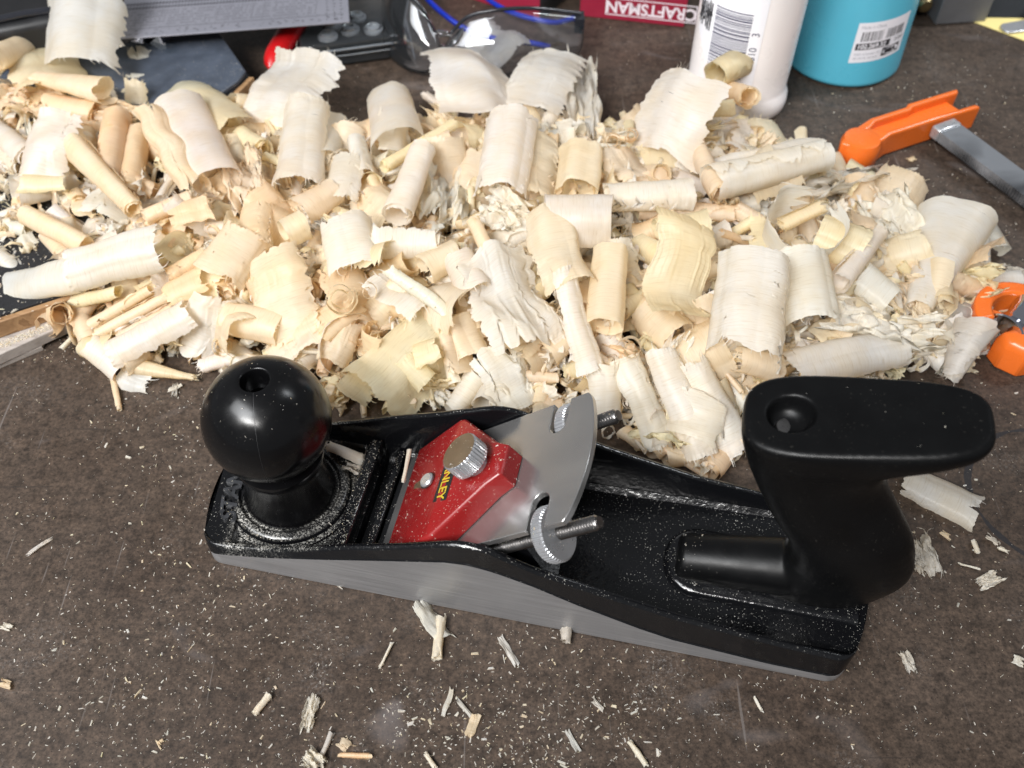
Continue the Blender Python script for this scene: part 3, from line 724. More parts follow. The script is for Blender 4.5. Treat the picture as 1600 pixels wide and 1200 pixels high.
f = [tuple(range(n)), tuple(range(2 * n - 1, n - 1, -1))] + [((i + 1) % n, i, n + i, n + (i + 1) % n) for i in range(n)]
o = fix_normals(mk('plane_iron', v, f, M_iron, plane, 30)); bevel(o, .25, 2)

# lever cap: red casting, wide at the mouth, tapering up to the thumb screw
capo = [(12, -26), (12.5, -26.6), (43, -27.4), (45.5, -26.6), (66.5, -9.5), (72.5, -6.5), (72.5, 6.5), (66.5, 9.5), (45.5, 26.6), (43, 27.4), (12.5, 26.6), (12, 26)]
def cap_n(p, t):
    return float(np.interp(p, [12, 16, 24, 44, 62, 68], [2.6, 5.0, 8.6, 10.2, 9.4, 9.0]))
m_ = len(capo)
def inset(pts, d):
    cx, cy = 42, 0; out = []
    for p, t in pts:
        w = math.hypot(p - cx, t - cy); out.append((p + (cx - p) * d / w, t + (cy - t) * d / w))
    return out
layers = [[slope(p, t, .1) for p, t in capo], [slope(p, t, cap_n(p, t) - 1.4) for p, t in capo],
          [slope(p, t, cap_n(p, t) - .4) for p, t in inset(capo, .6)], [slope(p, t, cap_n(p, t)) for p, t in inset(capo, 1.8)]]
v, f = rings_vf(layers, True, False)
# top face in strips so that it follows the hump
top0 = 3 * m_
f += [(top0 + 0, top0 + 1, top0 + 10, top0 + 11), (top0 + 1, top0 + 2, top0 + 9, top0 + 10), (top0 + 2, top0 + 3, top0 + 8, top0 + 9), (top0 + 3, top0 + 4, top0 + 7, top0 + 8), (top0 + 4, top0 + 5, top0 + 6, top0 + 7)]
cap = fix_normals(mk('lever_cap', v, f, M_red, plane, 28)); bevel(cap, .8, 2, 25)
def disc(name, p, t, n0, n1, r0, r1, mat, parent, teeth=0, depth=.35, chamfer=.5, axis='n', mat_top=None):
    """flat round piece; axis n = square to the blade, axis p = along the slope"""
    seg = max(48, teeth * 4)
    rings = []
    prof = [(r0 - chamfer, n0), (r0, n0 + chamfer), (r1, n1 - chamfer), (r1 - chamfer, n1)]
    for k, (r, h) in enumerate(prof):
        ring = []
        for i in range(seg):
            a = 2 * math.pi * i / seg
            rr = r - (depth if (teeth and k in (1, 2) and (i % 4) in (2, 3)) else 0)
            if axis == 'n': ring.append(slope(p + rr * math.cos(a), t + rr * math.sin(a), h))
            else: ring.append(slope(p + h, t + rr * math.cos(a), n_mid + rr * math.sin(a)))
        rings.append(ring)
    v, f = rings_vf(rings)
    idx = [0] * len(f)
    mats = [mat]
    if mat_top: mats.append(mat_top); idx[-1] = 1
    return fix_normals(mk(name, v, f, mats, parent, 25, idx))
n_mid = -9.6
disc('screw_shank', 60, 0, 8, 13, 4.6, 4.6, M_steel, cap)
ts = disc('thumb_screw', 60, 0, 12.4, 19.4, 7.9, 7.9, M_steel, plane, teeth=34, depth=.75, chamfer=.5, mat_top=M_bronze)
# keyhole with its small screw
kp = []
for k in range(20):
    a = 2 * math.pi * k / 20
    kp.append((33.2 + 3.6 * math.cos(a), 1.0 + 3.6 * math.sin(a)))
kv = [slope(p, t, cap_n(p, t) + .08) for p, t in kp]
mk('keyhole', kv, [tuple(range(20))], M_sticker, cap)
kv = [slope(p, t, cap_n(p, t) + .10) for p, t in [(30.5, -1.2), (25.8, -.6), (25.4, 1.8), (30.5, 3.2)]]
mk('keyhole_slot', kv, [(0, 1, 2, 3)], M_bronze, cap)
disc('cap_screw', 33.4, 1.0, 8.6, 10.6, 3.1, 3.1, M_steel, cap, chamfer=.6)
# sticker with yellow lettering
st = [(41.6, -11.5), (48.8, -12.3), (49.2, 10.5), (42.0, 11.2)]
mk('sticker', [slope(p, t, cap_n(p, t) + .12) for p, t in st], [(0, 1, 2, 3)], M_sticker, cap)
tv, tf = text_vf('STANLEY', 5.4, 0, bold=.02)
mk('sticker_lettering', [slope(45.3 + y, -x - .4, cap_n(45.3 + y, 0) + .22) for x, y, z in tv], tf, M_yellow, cap, smooth=False)
# adjuster rods and knurled nuts
def rod(t, p0, p1, nc=-9.6, r=2.75):
    L = p1 - p0; turns = int(L / 1.15); seg = 14; rings = []
    for k in range(turns * 2 + 1):
        rr = r if k % 2 else r - .55
        if k > turns * 2 - 2: rr = r - .8
        p = p0 + L * k / (turns * 2)
        rings.append([slope(p, t + rr * math.cos(2 * math.pi * i / seg), nc + rr * math.sin(2 * math.pi * i / seg)) for i in range(seg)])
    v, f = rings_vf(rings)
    return fix_normals(mk('adjuster_rod', v, f, M_thread, plane, 20))
for t in (-23.6, 21.0):
    rod(t, 50, 106.0)
    disc('adjuster_nut', 86.2, t, -2.4, 2.4, 10.0, 10.0, M_steel, plane, teeth=46, depth=.6, chamfer=.7, axis='p')

# rear handle (tote)
PAIR = [((204, 10.5), (247, 10.5), 10.5), ((205, 20), (252.5, 20), 11.5), ((213, 32), (256, 33), 12.6), ((209.5, 46), (252, 49), 13.2), ((202, 58), (243.5, 64), 13.0),
        ((195, 71), (235, 78), 12.6), ((190, 82), (231, 89), 12.8), ((187, 90), (232.5, 97), 13.8), ((185.3, 95.5), (239, 103.5), 15.0), ((184.2, 99.5), (246.5, 108.3), 15.6),
        ((183.7, 102.2), (251.8, 113), 16.0), ((183.7, 104.2), (252.6, 117.0), 16.0)]
Fc_ = smooth_curve([p[0] for p in PAIR], 46); Bc_ = smooth_curve([p[1] for p in PAIR], 46); Wc_ = smooth_curve([(p[2], 0) for p in PAIR], 46)[:, 0]
def tote_ring(F, B, w, ex, n=56):
    F = np.array(F); B = np.array(B); c = (F + B) / 2; h = (B - F) / 2; r = []
    for i in range(n):
        a = 2 * math.pi * i / n
        ca, sa = math.cos(a), math.sin(a)
        u = math.copysign(abs(ca) ** (2 / ex), ca); q = math.copysign(abs(sa) ** (2 / ex), sa)
        p = c + h * u
        r.append((p[0], w * q * (1 - .07 * u), p[1]))
    return r
rings = [tote_ring(F, B, w, 2.25 + 1.25 * max(0, (k - 22) / 23)) for k, (F, B, w) in enumerate(zip(Fc_, Bc_, Wc_))]
rings.append(tote_ring((184.3, 105.3), (252.0, 118.7), 15.5, 3.5))
rings.append(tote_ring((185.6, 106.1), (250.6, 119.8), 14.3, 3.5))
def ttop(s): return 106.0 + (s - 185.6) * (119.8 - 106.1) / (250.6 - 185.6)
def hole_ring(r, dz, n=56):
    return [(197.5 + r * math.cos(2 * math.pi * i / n), r * math.sin(2 * math.pi * i / n), ttop(197.5 + r * math.cos(2 * math.pi * i / n)) + dz) for i in range(n)]
rings += [hole_ring(9.5, 0), hole_ring(7.5, -.05), hole_ring(7.0, -.7), hole_ring(6.4, -3), hole_ring(5.4, -5.2), hole_ring(3.4, -6.6), hole_ring(.5, -7.0)]
tv, tf = rings_vf(rings)
# the forward foot of the handle, a half-round toe
fr = []
for k, (s, zc_, r) in enumerate([(175.6, 12.5, 6.4), (176.2, 12.6, 8.2), (177.6, 12.8, 9.2), (190, 15.0, 9.9), (205, 17.8, 10.4), (218, 20, 11.0), (228, 20, 10.5)]):
    fr.append([(s, r * math.cos(2 * math.pi * i / 40), max(9.2, zc_ + r * math.sin(2 * math.pi * i / 40))) for i in range(40)])
fv, ff = rings_vf(fr)
V, Fa = join_vf([(tv, tf), (fv, ff)])
tote = fix_normals(mk('handle', V, Fa, M_plastic_satin, plane, 0))
rm = tote.modifiers.new('remesh', 'REMESH'); rm.mode = 'VOXEL'; rm.voxel_size = .65 * S; rm.use_smooth_shade = True
sm = tote.modifiers.new('smooth', 'SMOOTH'); sm.factor = .5; sm.iterations = 5
o = mk('handle_screw', [(p[0], p[1], p[2]) for p in lathe_vf([(.3, 99), (3.4, 99), (3.4, 101.5), (3.1, 101.8), (.3, 101.8)], 32, 197.5, 0)[0]], lathe_vf([(.3, 99), (3.4, 99), (3.4, 101.5), (3.1, 101.8), (.3, 101.8)], 32, 197.5, 0)[1], M_thread, tote)
# raised seat the handle stands on
def stadium(x0, x1, w, n=14):
    q = [(x1, -w), (x1, w)]
    q += [(x0 + w * .9 * math.cos(math.pi / 2 + math.pi * k / n), w * math.sin(math.pi / 2 + math.pi * k / n)) for k in range(1, n)]
    return [(x1, -w)] + [(x1, w)] + [(x0, w)] + q[2:] + [(x0, -w)]
sp = stadium(184, 243, 14.5)
v, f = rings_vf([[(x, y, 7) for x, y in sp], [(x, y, 11.2) for x, y in sp], [(x if x > 240 else x + .6, y * .95, 12.3) for x, y in sp], [(x if x > 240 else x + 1.8, y * .87, 12.9) for x, y in sp]])
fix_normals(mk('handle_seat', v, f, M_japan, plane, 50))

# ---------------------------------------------------------------- things round the pile
# sanding board: grit sheet on plywood, on a lower grey ledge
bdir = math.atan2(23, 42)
sb = empty('sanding_board', (-205, 306, 0), 0, 'plywood board with black grit sheet and dusty grey ledge under the left shavings', 'sanding board')
o = mk('grit_sheet', *prism_vf([(-250, 78), (-150, 20), (-42, -16), (0, 6), (40, 130), (46, 168), (52, 182), (44, 196), (22, 230), (-250, 230)], 17.6, 18.6), M_grit, sb, 30)
o = mk('plywood', *prism_vf([(-252, 74), (-152, 16), (-43, -20), (3, 5), (43, 130), (49, 168), (55, 182), (-252, 230)], 8.4, 17.6), M_ply, sb, 30); bevel(o, .5)
o = mk('ledge', *prism_vf([(-250, 62), (-160, 4), (-33, -27), (3.5, 0.5), (3, 40), (-250, 120)], 2.2, 8.4), M_greywood, sb, 30); bevel(o, .6)
o = mk('ledge_foot', *prism_vf([(-250, 63), (-160, 5), (-33, -26), (-14, -13), (-20, 30), (-250, 120)], 0, 2.2), M_greywood, sb, 30)
# blue-black plate behind
pl_ = empty('slate_plate', (-190, 500, 18.6), 0, 'blue black flat plate lying under the steel rule at the back left', 'plate')
o = mk('plate_body', *prism_vf([(-110, -70), (8, -62), (33, -22), (36, -12), (9, 36), (-110, 50)], 0.05, 3.2), M_slate, pl_, 30); bevel(o, .8)

# steel rule with rows of slots and engraved marks
rl = empty('steel_rule', (-158, 513, 33), math.radians(8), 'grey steel rule with rows of slots and fine marks, lying across the back left', 'rule')
o = mk('rule_blade', *box_vf(-72, 62.5, -1, 62, -.5, .5), M_rule, rl); bevel(o, .2)
rnd = random.Random(4)
q = []
def dash(x, y, w, h, sk=0.0):
    q.append(([(x, y, .56), (x + w, y, .56), (x + w + sk, y + h, .56), (x + sk, y + h, .56)], [(0, 1, 2, 3)]))
for row in range(2):
    for k in range(58): dash(-70 + k * 1.9, 30 + row * 4.6, 1.0, 2.6, .9)
for row in range(6):
    for k in range(84):
        if rnd.random() < .8: dash(-70 + k * 1.35 + row * .3, 11 + row * 3.0, .42, 1.2 + .5 * (k % 5 == 0), .5)
for k in range(120): dash(-70 + k * 1.08, 7.4, .3, 1.4 if k % 5 else 2.2)
for row in range(3):
    for k in range(26):
        if rnd.random() < .6: dash(-66 + k * 4.8 + rnd.uniform(-1, 1), 2.2 + row * 1.6, rnd.uniform(.5, 2.4), .55)
for row in range(7):
    for k in range(3): dash(49 + k * 4.2, 3 + row * 3.4, rnd.uniform(.6, 1.8), .7)
o = mk('engraved_marks', *join_vf(q), M_mark, rl, smooth=False); tag(o, kind='stuff')
# black tool at the far left corner
bt = empty('black_tool', (-262, 520, 21.8), math.radians(20), 'black tool body at the far left corner behind the shavings', 'tool')
o = mk('tool_body', *prism_vf([(-70, -22), (10, -20), (18, -8), (18, 60), (-70, 60)], 0, 26), M_black, bt, 30); bevel(o, 5, 4)
o = mk('tool_rim', *tube_vf([(-60, -16, 27), (-20, -14, 28), (6, -12, 26), (13, 0, 24), (13, 40, 24)], 2.2), M_frame, bt)
# crumpled clear bag behind the white shaving
rb = random.Random(12)
bag_v = []; nb = 14
for i in range(nb):
    for j in range(nb):
        bag_v.append((-30 + 60 * i / (nb - 1) + rb.uniform(-1.5, 1.5), -14 + 40 * j / (nb - 1) + rb.uniform(-1.5, 1.5), 7 + rb.uniform(-4, 4) * (1 if 0 < i < nb - 1 else .4)))
bg_ = mk('clear_bag', bag_v, [(i * nb + j, i * nb + j + 1, (i + 1) * nb + j + 1, (i + 1) * nb + j) for i in range(nb - 1) for j in range(nb - 1)], M_clear, None, 0)
bg_.location = (-.232, .515, .0225); tag(bg_, 'crumpled clear plastic scrap beside the black tool at the far left', 'plastic bag')

# red grip under the rule
rg = empty('red_grip', (-139, 529, 0), math.radians(-105), 'red plastic grip tip poking out under the steel rule', 'grip')
rings = []
for k in range(15):
    a = k / 14; x = 24 - 44 * a; w = 7.6 * math.sqrt(max(.02, 1 - max(0, (x - 8) / 16.2) ** 2)); h = w * .8
    rings.append([(x, w * math.cos(2 * math.pi * i / 24), 12 + h * math.sin(2 * math.pi * i / 24) + 6 * a) for i in range(24)])
V, Fa = rings_vf(rings)
gr = fix_normals(mk('grip', V, Fa, M_redplastic, rg))
o = mk('grip_core', *tube_vf([(0, 6, 2), (0, 6, 13)], 4), M_black, rg)

# clear blister pack
bp = empty('blister_pack', (-96, 532, 0), math.radians(14), 'clear plastic blister pack with round bumps behind the flat white shaving', 'blister pack')
V, Fa = box_vf(-34, 30, -4, 46, 0.5, 17)
o = mk('tray', V, Fa, M_clear, bp, 30); bevel(o, 2.2, 3)
o = mk('flange', *join_vf([box_vf(-40, 33, -7, -4.2, 12, 13.2), box_vf(30.4, 33.4, -7, 50, 12, 13.2)]), M_clear, bp, 30)
o = mk('rim_strip', *join_vf([tube_vf([(-40, -7, 13.6), (32, -7, 13.6)], .7, 8), tube_vf([(33, -7, 13.6), (34, -9, 2)], .8, 8), tube_vf([(33, -6, 13.6), (33, 46, 26)], .9, 8), tube_vf([(-40, -6, 9), (32, -6, 9)], .5, 8)]), M_clearedge, bp)
for x, y in ((-16, 3), (-2, 7), (12, 4), (-12, 16), (4, 20)):
    mk('bump', *lathe_vf([(6.2, 17.1), (6.0, 18.4), (4.6, 18.8), (4.2, 20.2), (2.6, 20.6), (2.2, 19.4), (.2, 19.2)], 28, x, y), M_clearedge, bp)
o = mk('backing_card', *box_vf(-33, 29, -3, 45, .6, 1.6), M_black, bp)

# safety glasses
sg = empty('safety_glasses', (-20, 528, 0), 0, 'clear wraparound safety glasses with smoked rims and blue arms behind the shavings', 'glasses')
def lens(base, top):
    """one lens between its lower and its upper edge line, bulging outward"""
    nu, nv = 30, 14
    B = smooth_curve(base, nu); T = smooth_curve(top, nu); v = []
    for i in range(nu):
        d = B[min(i + 1, nu - 1)] - B[max(i - 1, 0)]; nrm = np.array([d[1], -d[0], 0.0]); nrm /= np.linalg.norm(nrm)
        if nrm[1] > 0: nrm = -nrm
        for j in range(nv):
            b = j / (nv - 1)
            v.append(tuple(B[i] + (T[i] - B[i]) * b + nrm * 5.0 * math.sin(math.pi * b)))
    f = [(i * nv + j, (i + 1) * nv + j, (i + 1) * nv + j + 1, i * nv + j + 1) for i in range(nu - 1) for j in range(nv - 1)]
    o = mk('lens', v, f, M_lens, sg, 0)
    m = o.modifiers.new('thick', 'SOLIDIFY'); m.thickness = 1.8 * S
    mk('brow_rim', *tube_vf([tuple(p + np.array([0, 0, .5])) for p in T], 1.15, 10), M_frame, sg)
    mk('lower_rim', *tube_vf([tuple(p) for p in B], 1.0, 8), M_lens, sg)
# local zero is (-20, 528): the nose points at the viewer, the lenses sweep back to both sides
lens([(-19, -12, 10), (-8, -20, 3), (12, -22, 2), (36, -14, 2), (60, 0, 4)], [(-17, -2, 22), (-6, -2, 33), (12, -3, 38), (34, 2, 36), (62, 12, 27)])
lens([(-25, -12, 10), (-32, -14, 4), (-46, -6, 2), (-58, 12, 3), (-62, 44, 5)], [(-27, -2, 23), (-33, 4, 34), (-42, 14, 40), (-48, 30, 38), (-50, 60, 30)])
mk('nose_bridge', *tube_vf([(-27, -2, 23), (-24.5, -4, 24), (-22, -5, 24), (-19.5, -4, 24), (-17, -2, 22)], [1.2, 2.0, 2.2, 2.0, 1.2], 12), M_lens, sg)
mk('nose_pad', *tube_vf([(-30, -10, 9), (-26, -10, 14), (-22, -8, 17), (-18, -10, 14), (-14, -13, 9)], [1.6, 2.4, 2.2, 2.4, 1.6], 12), M_lens, sg)
mk('temple_arm', *tube_vf(smooth_curve([(61, 12, 24), (60, 24, 18), (46, 32, 10), (22, 46, 8), (4, 66, 7), (-8, 92, 6)], 30), 1.7, 10), M_blue, sg)
mk('temple_arm', *tube_vf(smooth_curve([(-50, 60, 28), (-46, 66, 24), (-34, 46, 18), (-14, 26, 12), (6, 18, 8), (30, 14, 7), (44, 12, 5)], 30), 1.7, 10), M_blue, sg)
mk('hinge', *box_vf(58, 64, 6, 16, 18, 27), M_frame, sg)

# two crimson cartons with upside-down lettering
def carton(name, A, B, depth, h, label, txt, size, off):
    A = Vector(A); B = Vector(B); L = (B - A).length; ang = math.atan2(B.y - A.y, B.x - A.x)
    e = empty(name, (A.x, A.y, 0), ang, label, 'carton')
    o = mk('carton_body', *box_vf(0, L, 0, depth, 0, h), [M_box, M_boxdark], e, 30, [1, 1, 0, 1, 0, 1]); bevel(o, .6)
    x0, x1, z0, z1 = off
    fr = []
    for a, b, c, d in ((x0, x1, z0, z0 + .7), (x0, x1, z1 - .7, z1), (x0, x0 + .7, z0 + .7, z1 - .7), (x1 - .7, x1, z0 + .7, z1 - .7)):
        fr.append(([(a, -.12, c), (b, -.12, c), (b, -.12, d), (a, -.12, d)], [(0, 1, 2, 3)]))
    mk('printed_frame', *join_vf(fr), M_print, e, smooth=False)
    tv, tf = text_vf(txt, size, 0, bold=.025, xs=.92)
    cx, cz = (x0 + x1) / 2, (z0 + z1) / 2
    mk('printed_name', [(cx - x, -.14, cz - y) for x, y, z in tv], tf, M_print, e, smooth=False)
    return e
carton('carton', (44.4, 585.1), (112, 571), 70, 42, 'crimson carton with white framed lettering beside the white bottle', 'CRAFTSMAN', 11.2, (17, 76, 3.4, 15.4))
carton('carton', (-46, 618), (18, 577.3), 60, 42, 'crimson carton with a dark side behind the safety glasses', 'CRAFTSMAN', 10.5, (4, 60, 14, 26))

# white bottle
BX, BY = 131.0, 488.0
bo = empty('white_bottle', (BX, BY, 0), 0, 'milky white plastic bottle with a barcode label behind the shavings', 'bottle')
def oval(r, z, k=.86, n=72, rot=-.35):
    out = []
    for i in range(n):
        a = 2 * math.pi * i / n; x, y = r * math.cos(a), r * k * math.sin(a)
        out.append((x * math.cos(rot) - y * math.sin(rot), x * math.sin(rot) + y * math.cos(rot), z))
    return out
prof = [(18, .2), (24, .4), (27.5, 1.6), (29.6, 4.5), (30.3, 8.5), (30.0, 13), (28.6, 16), (28.2, 18), (28.4, 30), (28.6, 150)]
v, f = rings_vf([oval(r, z) for r, z in prof])
fix_normals(mk('bottle_body', v, f, M_bottle, bo, 60))
def on_oval(u, z, r=28.75):
    """u = millimetres round the bottle from its front, z up"""
    a = -1.571 + .35 + u / 26.5 - .26
    x, y = r * math.cos(a), r * .86 * math.sin(a)
    rot = -.35
    return (x * math.cos(rot) - y * math.sin(rot), x * math.sin(rot) + y * math.cos(rot), z)
# the label's slanting lower-left edge and straight right edge
lab = []
for i in range(24):
    u = -30 + 38 * i / 23
    z0 = 23 + max(0, (-6 - u)) * 1.15
    for j in range(12):
        lab.append(on_oval(u, z0 + (120 - z0) * j / 11))
mk('bottle_label', lab, [(i * 12 + j, (i + 1) * 12 + j, (i + 1) * 12 + j + 1, i * 12 + j + 1) for i in range(23) for j in range(11)], M_paper, bo, 0)
rb = random.Random(31); q = []; z = 32.0
while z < 70:
    w = rb.choice((.35, .35, .6, .9)); pts = []
    for u in np.linspace(-18, 1.5, 8):
        pts += [on_oval(u, z, 28.9), on_oval(u, z + w, 28.9)]
    q.append((pts, [(2 * i, 2 * i + 2, 2 * i + 3, 2 * i + 1) for i in range(7)])); z += w + rb.choice((.35, .5, .8))
mk('barcode', *join_vf(q), M_ink, bo, 0)
tv, tf = text_vf('7 310    3', 5.4, 0)
mk('barcode_digits', [on_oval(4.6 + y * -1, 50 + x, 28.9) for x, y, _ in tv], tf, M_ink, bo, smooth=False)
q = []
for k in range(7):
    tv, tf = text_vf(rb.choice(('ll. cont. net', 'use in dry air', 'keep closed', 'rinse with water')), 2.2, 0)
    q.append(([on_oval(-21 - k * 1.6 + -y, 62 + x + rb.uniform(-3, 3), 28.9) for x, y, _ in tv], tf))
mk('small_print', *join_vf(q), M_ink2, bo, smooth=False)

# turquoise cup
cu = empty('turquoise_cup', (206, 538, 0), 0, 'turquoise plastic cup with a small white price label at the back right', 'cup')
def cr(z): return 36.2 - .032 * z
v, f = lathe_vf([(28, .6), (33, .3), (35.0, .9), (36.0, 2.4), (cr(4), 4), (cr(60), 60), (cr(110), 110), (cr(110) - 2, 110), (cr(60) - 2, 60), (33, 4), (2, 3)], 96)
fix_normals(mk('cup_body', v, f, M_cup, cu, 50))
def on_cup(u, z, d=.12):
    a = math.radians(-90) + .27 + u / 36.0
    return ((cr(z) + d) * math.cos(a), (cr(z) + d) * math.sin(a), z)
LZ, LH, LW = 31.5, 25.0, 34.0      # label centre height, height and width
def lab_pt(x, y, d):
    return on_cup(x, LZ + y + .10 * x, d)
g = [lab_pt(-LW / 2 + LW * i / 15, -LH / 2 + LH * j / 5, .12) for i in range(16) for j in range(6)]
mk('price_label', g, [(i * 6 + j, (i + 1) * 6 + j, (i + 1) * 6 + j + 1, i * 6 + j + 1) for i in range(15) for j in range(5)], M_paper, cu, 0)
def cup_text(name, txt, size, x, y, mat, bold=0.0, d=.24, xs=1.0):
    tv, tf = text_vf(txt, size, 0, 'LEFT', bold, xs)
    return mk(name, [lab_pt(x + a, y + b, d) for a, b, _ in tv], tf, mat, cu, smooth=False)
def cup_rect(x0, x1, y0, y1, d=.2):
    pts = []
    for i in range(8):
        x = x0 + (x1 - x0) * i / 7; pts += [lab_pt(x, y0, d), lab_pt(x, y1, d)]
    return pts, [(2 * i, 2 * i + 2, 2 * i + 3, 2 * i + 1) for i in range(7)]
q = []; x = -13.5
while x < 13.5:
    w = rb.choice((.3, .3, .5, .8))
    if not -1 < x < 1: q.append(cup_rect(x, x + w, .8, 6.8))
    x += w + rb.choice((.35, .5, .7))
mk('price_barcode', *join_vf(q), M_ink2, cu, 0)
cup_text('label_small_print', 'Made in China', 2.5, -15, 9.6, M_inkgrey)
mk('number_panel', *cup_rect(-15.4, 5.4, -4.4, -.3), M_ink2, cu, 0)
cup_text('article_number', '102.269.32', 3.9, -14.6, -2.4, M_paper, .03, .34)
cup_text('batch_number', '21267', 2.7, 8.4, -1.9, M_ink2, .01)
cup_text('maker_line', 'IKEA of Sweden AB', 1.9, -15, -7.2, M_inkgrey)
cup_text('maker_line', 'SE-343 81 Almhult', 1.9, -15, -9.8, M_inkgrey)
mk('logo_panel', *cup_rect(1.6, 14.0, -10.6, -5.2), M_ink2, cu, 0)
ov = [(7.8 + 5.6 * math.cos(2 * math.pi * k / 28), -7.9 + 2.3 * math.sin(2 * math.pi * k / 28)) for k in range(28)]
mk('logo_oval', [lab_pt(a, b, .3) for a, b in ov], [tuple(range(28))], M_paper, cu, smooth=False)
cup_text('logo_letters', 'IKEA', 3.9, 3.2, -7.9, M_ink2, .06, .4)

# orange bar clamp: jaw and steel bar
JA = Vector((181, 432)); JB = Vector((262, 470)); jang = math.atan2(JB.y - JA.y, JB.x - JA.x)
cl = empty('bar_clamp', (JA.x, JA.y, 0), jang, 'orange clamp jaw with a dark chromed serrated bar at the right', 'clamp')
def flange(z0, z1):
    pts = [(-2, -3), (2, -6.5), (10, -8.5), (20, -8.5), (26, -6.6), (92, -7.0), (90, 8.5), (58, 10.5), (56, 9.0), (30, 9.0), (24, 8.6), (4, 3.5), (-1, 0)]
    v, f = prism_vf(pts, z0, z1)
    return v, f
o = mk('jaw_flange', *prism_vf([(-3, -2), (1, -7), (10, -9.5), (20, -9.5), (27, -7.2), (60, -7.2), (90, -8.6), (88, -5.2), (27, -3.8), (20, 2), (4, 3)], .4, 15.5), M_orange, cl, 30); bevel(o, 1.3, 3)
o = mk('jaw_flange', *prism_vf([(4, 3), (20, 2), (27, 5.8), (52, 5.8), (55, 7.8), (88, 7.6), (90, 11), (54, 11.4), (51, 9.4), (26, 9.4)], .4, 15.5), M_orange, cl, 30); bevel(o, 1.3, 3)
o = mk('jaw_web', *prism_vf([(14, -6), (84, -6), (82, 8.6), (24, 8)], 2.5, 10.5), M_orange, cl, 30); bevel(o, 1.0, 2)
o = mk('jaw_pad', *lathe_vf([(1, .3), (9.4, .3), (10.6, 1.4), (10.8, 13), (9.6, 15.8), (8, 16.2), (1, 16.3)], 40, 10, -4), M_orange, cl, 50)
bar0 = Vector((244, 447, 9)); bar1 = Vector((292, 356, 9))
bd = (bar1 - bar0).normalized(); bn = Vector((-bd.y, bd.x, 0))
L = (bar1 - bar0).length
ci = Matrix.Rotation(-jang, 4, 'Z') @ Matrix.Translation((-JA.x, -JA.y, 0))
def to_jaw(p): return tuple(ci @ Vector(p))
pts = []
for sgn in (1,):
    n_t = int(L / 1.7)
    for k in range(n_t):
        a = L * k / n_t
        pts += [(a, -7.0), (a + L / n_t * .5, -7.7)]
    pts += [(L, -7.0), (L, 8.0), (0, 8.0)]
v = []
for z in (6.5, 12.5):
    v += [to_jaw(bar0 + bd * a + bn * b + Vector((0, 0, z - 9))) for a, b in pts]
n = len(pts)
f = [tuple(range(n)), tuple(range(2 * n - 1, n - 1, -1))] + [(i, (i + 1) % n, n + (i + 1) % n, n + i) for i in range(n)]
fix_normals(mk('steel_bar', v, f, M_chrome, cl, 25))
# the frayed glue blob where the bar enters the jaw
o = mk('bar_collar', [to_jaw(bar0 + bd * a + bn * b + Vector((0, 0, z))) for a, b, z in box_vf(-5, 1.5, -7.6, 8.6, -3.2, 4.2)[0]], box_vf(0, 1, 0, 1, 0, 1)[1], M_steel, cl); bevel(o, 1)

# swivel foot of a second clamp at the right edge
cf = empty('clamp_swivel_foot', (223.5, 303, 0), 0, 'orange swivel clamp foot with a chromed spindle at the right edge', 'clamp')
def arc_block(r0, r1, a0, a1, z0, z1, cx, cy, n=18):
    pts = [(cx + r1 * math.cos(a0 + (a1 - a0) * k / n), cy + r1 * math.sin(a0 + (a1 - a0) * k / n)) for k in range(n + 1)]
    pts += [(cx + r0 * math.cos(a1 - (a1 - a0) * k / n), cy + r0 * math.sin(a1 - (a1 - a0) * k / n)) for k in range(n + 1)]
    return prism_vf(pts, z0, z1)
o = mk('upper_shell', *arc_block(12.5, 20.5, math.radians(15), math.radians(192), 3, 19, 9, -4), M_orange, cf, 35)
fix_normals(o); bevel(o, 1.4, 3)
o = mk('shell_web', *arc_block(2, 13.2, math.radians(150), math.radians(192), 3, 15, 9, -4), M_orange, cf, 35)
fix_normals(o); bevel(o, .8, 2)
sv, sf = lathe_vf([(4, -12), (9.4, -11.6), (9.8, -10.6), (8.0, -7), (6.6, 0), (7.6, 6), (9.6, 9.6), (9.2, 10.6), (4, 11)], 40)
rotm = Matrix.Rotation(math.radians(-52), 3, 'Z') @ Matrix.Rotation(math.radians(-90), 3, 'X')
o = fix_normals(mk('spindle', [tuple(rotm @ Vector(p) + Vector((10, -3.5, 12.0))) for p in sv], sf, M_chrome2, cf))
lp = [(-4, -14), (-2, -21), (6, -27), (36, -21), (40, -7), (22, -6), (8, -9)]
v, f = rings_vf([[(x, y, .3) for x, y in lp], [(x, y, 13) for x, y in lp], [(16 + (x - 16) * .9, -16 + (y + 16) * .86, 16.5) for x, y in lp], [(16 + (x - 16) * .75, -16 + (y + 16) * .7, 17.8) for x, y in lp]])
o = fix_normals(mk('lower_shell', v, f, M_orange, cf, 35)); bevel(o, 1.0, 2)

# grey metal block and brass knob at the far right
gb = empty('grey_metal_block', (276, 574, 0), math.radians(6), 'grey metal block with a dark side and brass knob at the back right corner', 'metal block')
o = mk('block_body', *box_vf(0, 34, 0, 50, .2, 22), M_grey, gb, 30); bevel(o, .6)
o = mk('dark_side', *box_vf(-14, -.4, 12, 60, .2, 26), M_black, gb, 30); bevel(o, 2)
sv, sf = lathe_vf([(2, 0), (4.4, .8), (5, 3), (4.4, 6.5), (5, 8), (3.6, 10), (.4, 10.4)], 28)
o = mk('brass_knob', [(-9 + p[0], 12.2 - p[2], 12 + p[1]) for p in sv], sf, M_brass, gb)
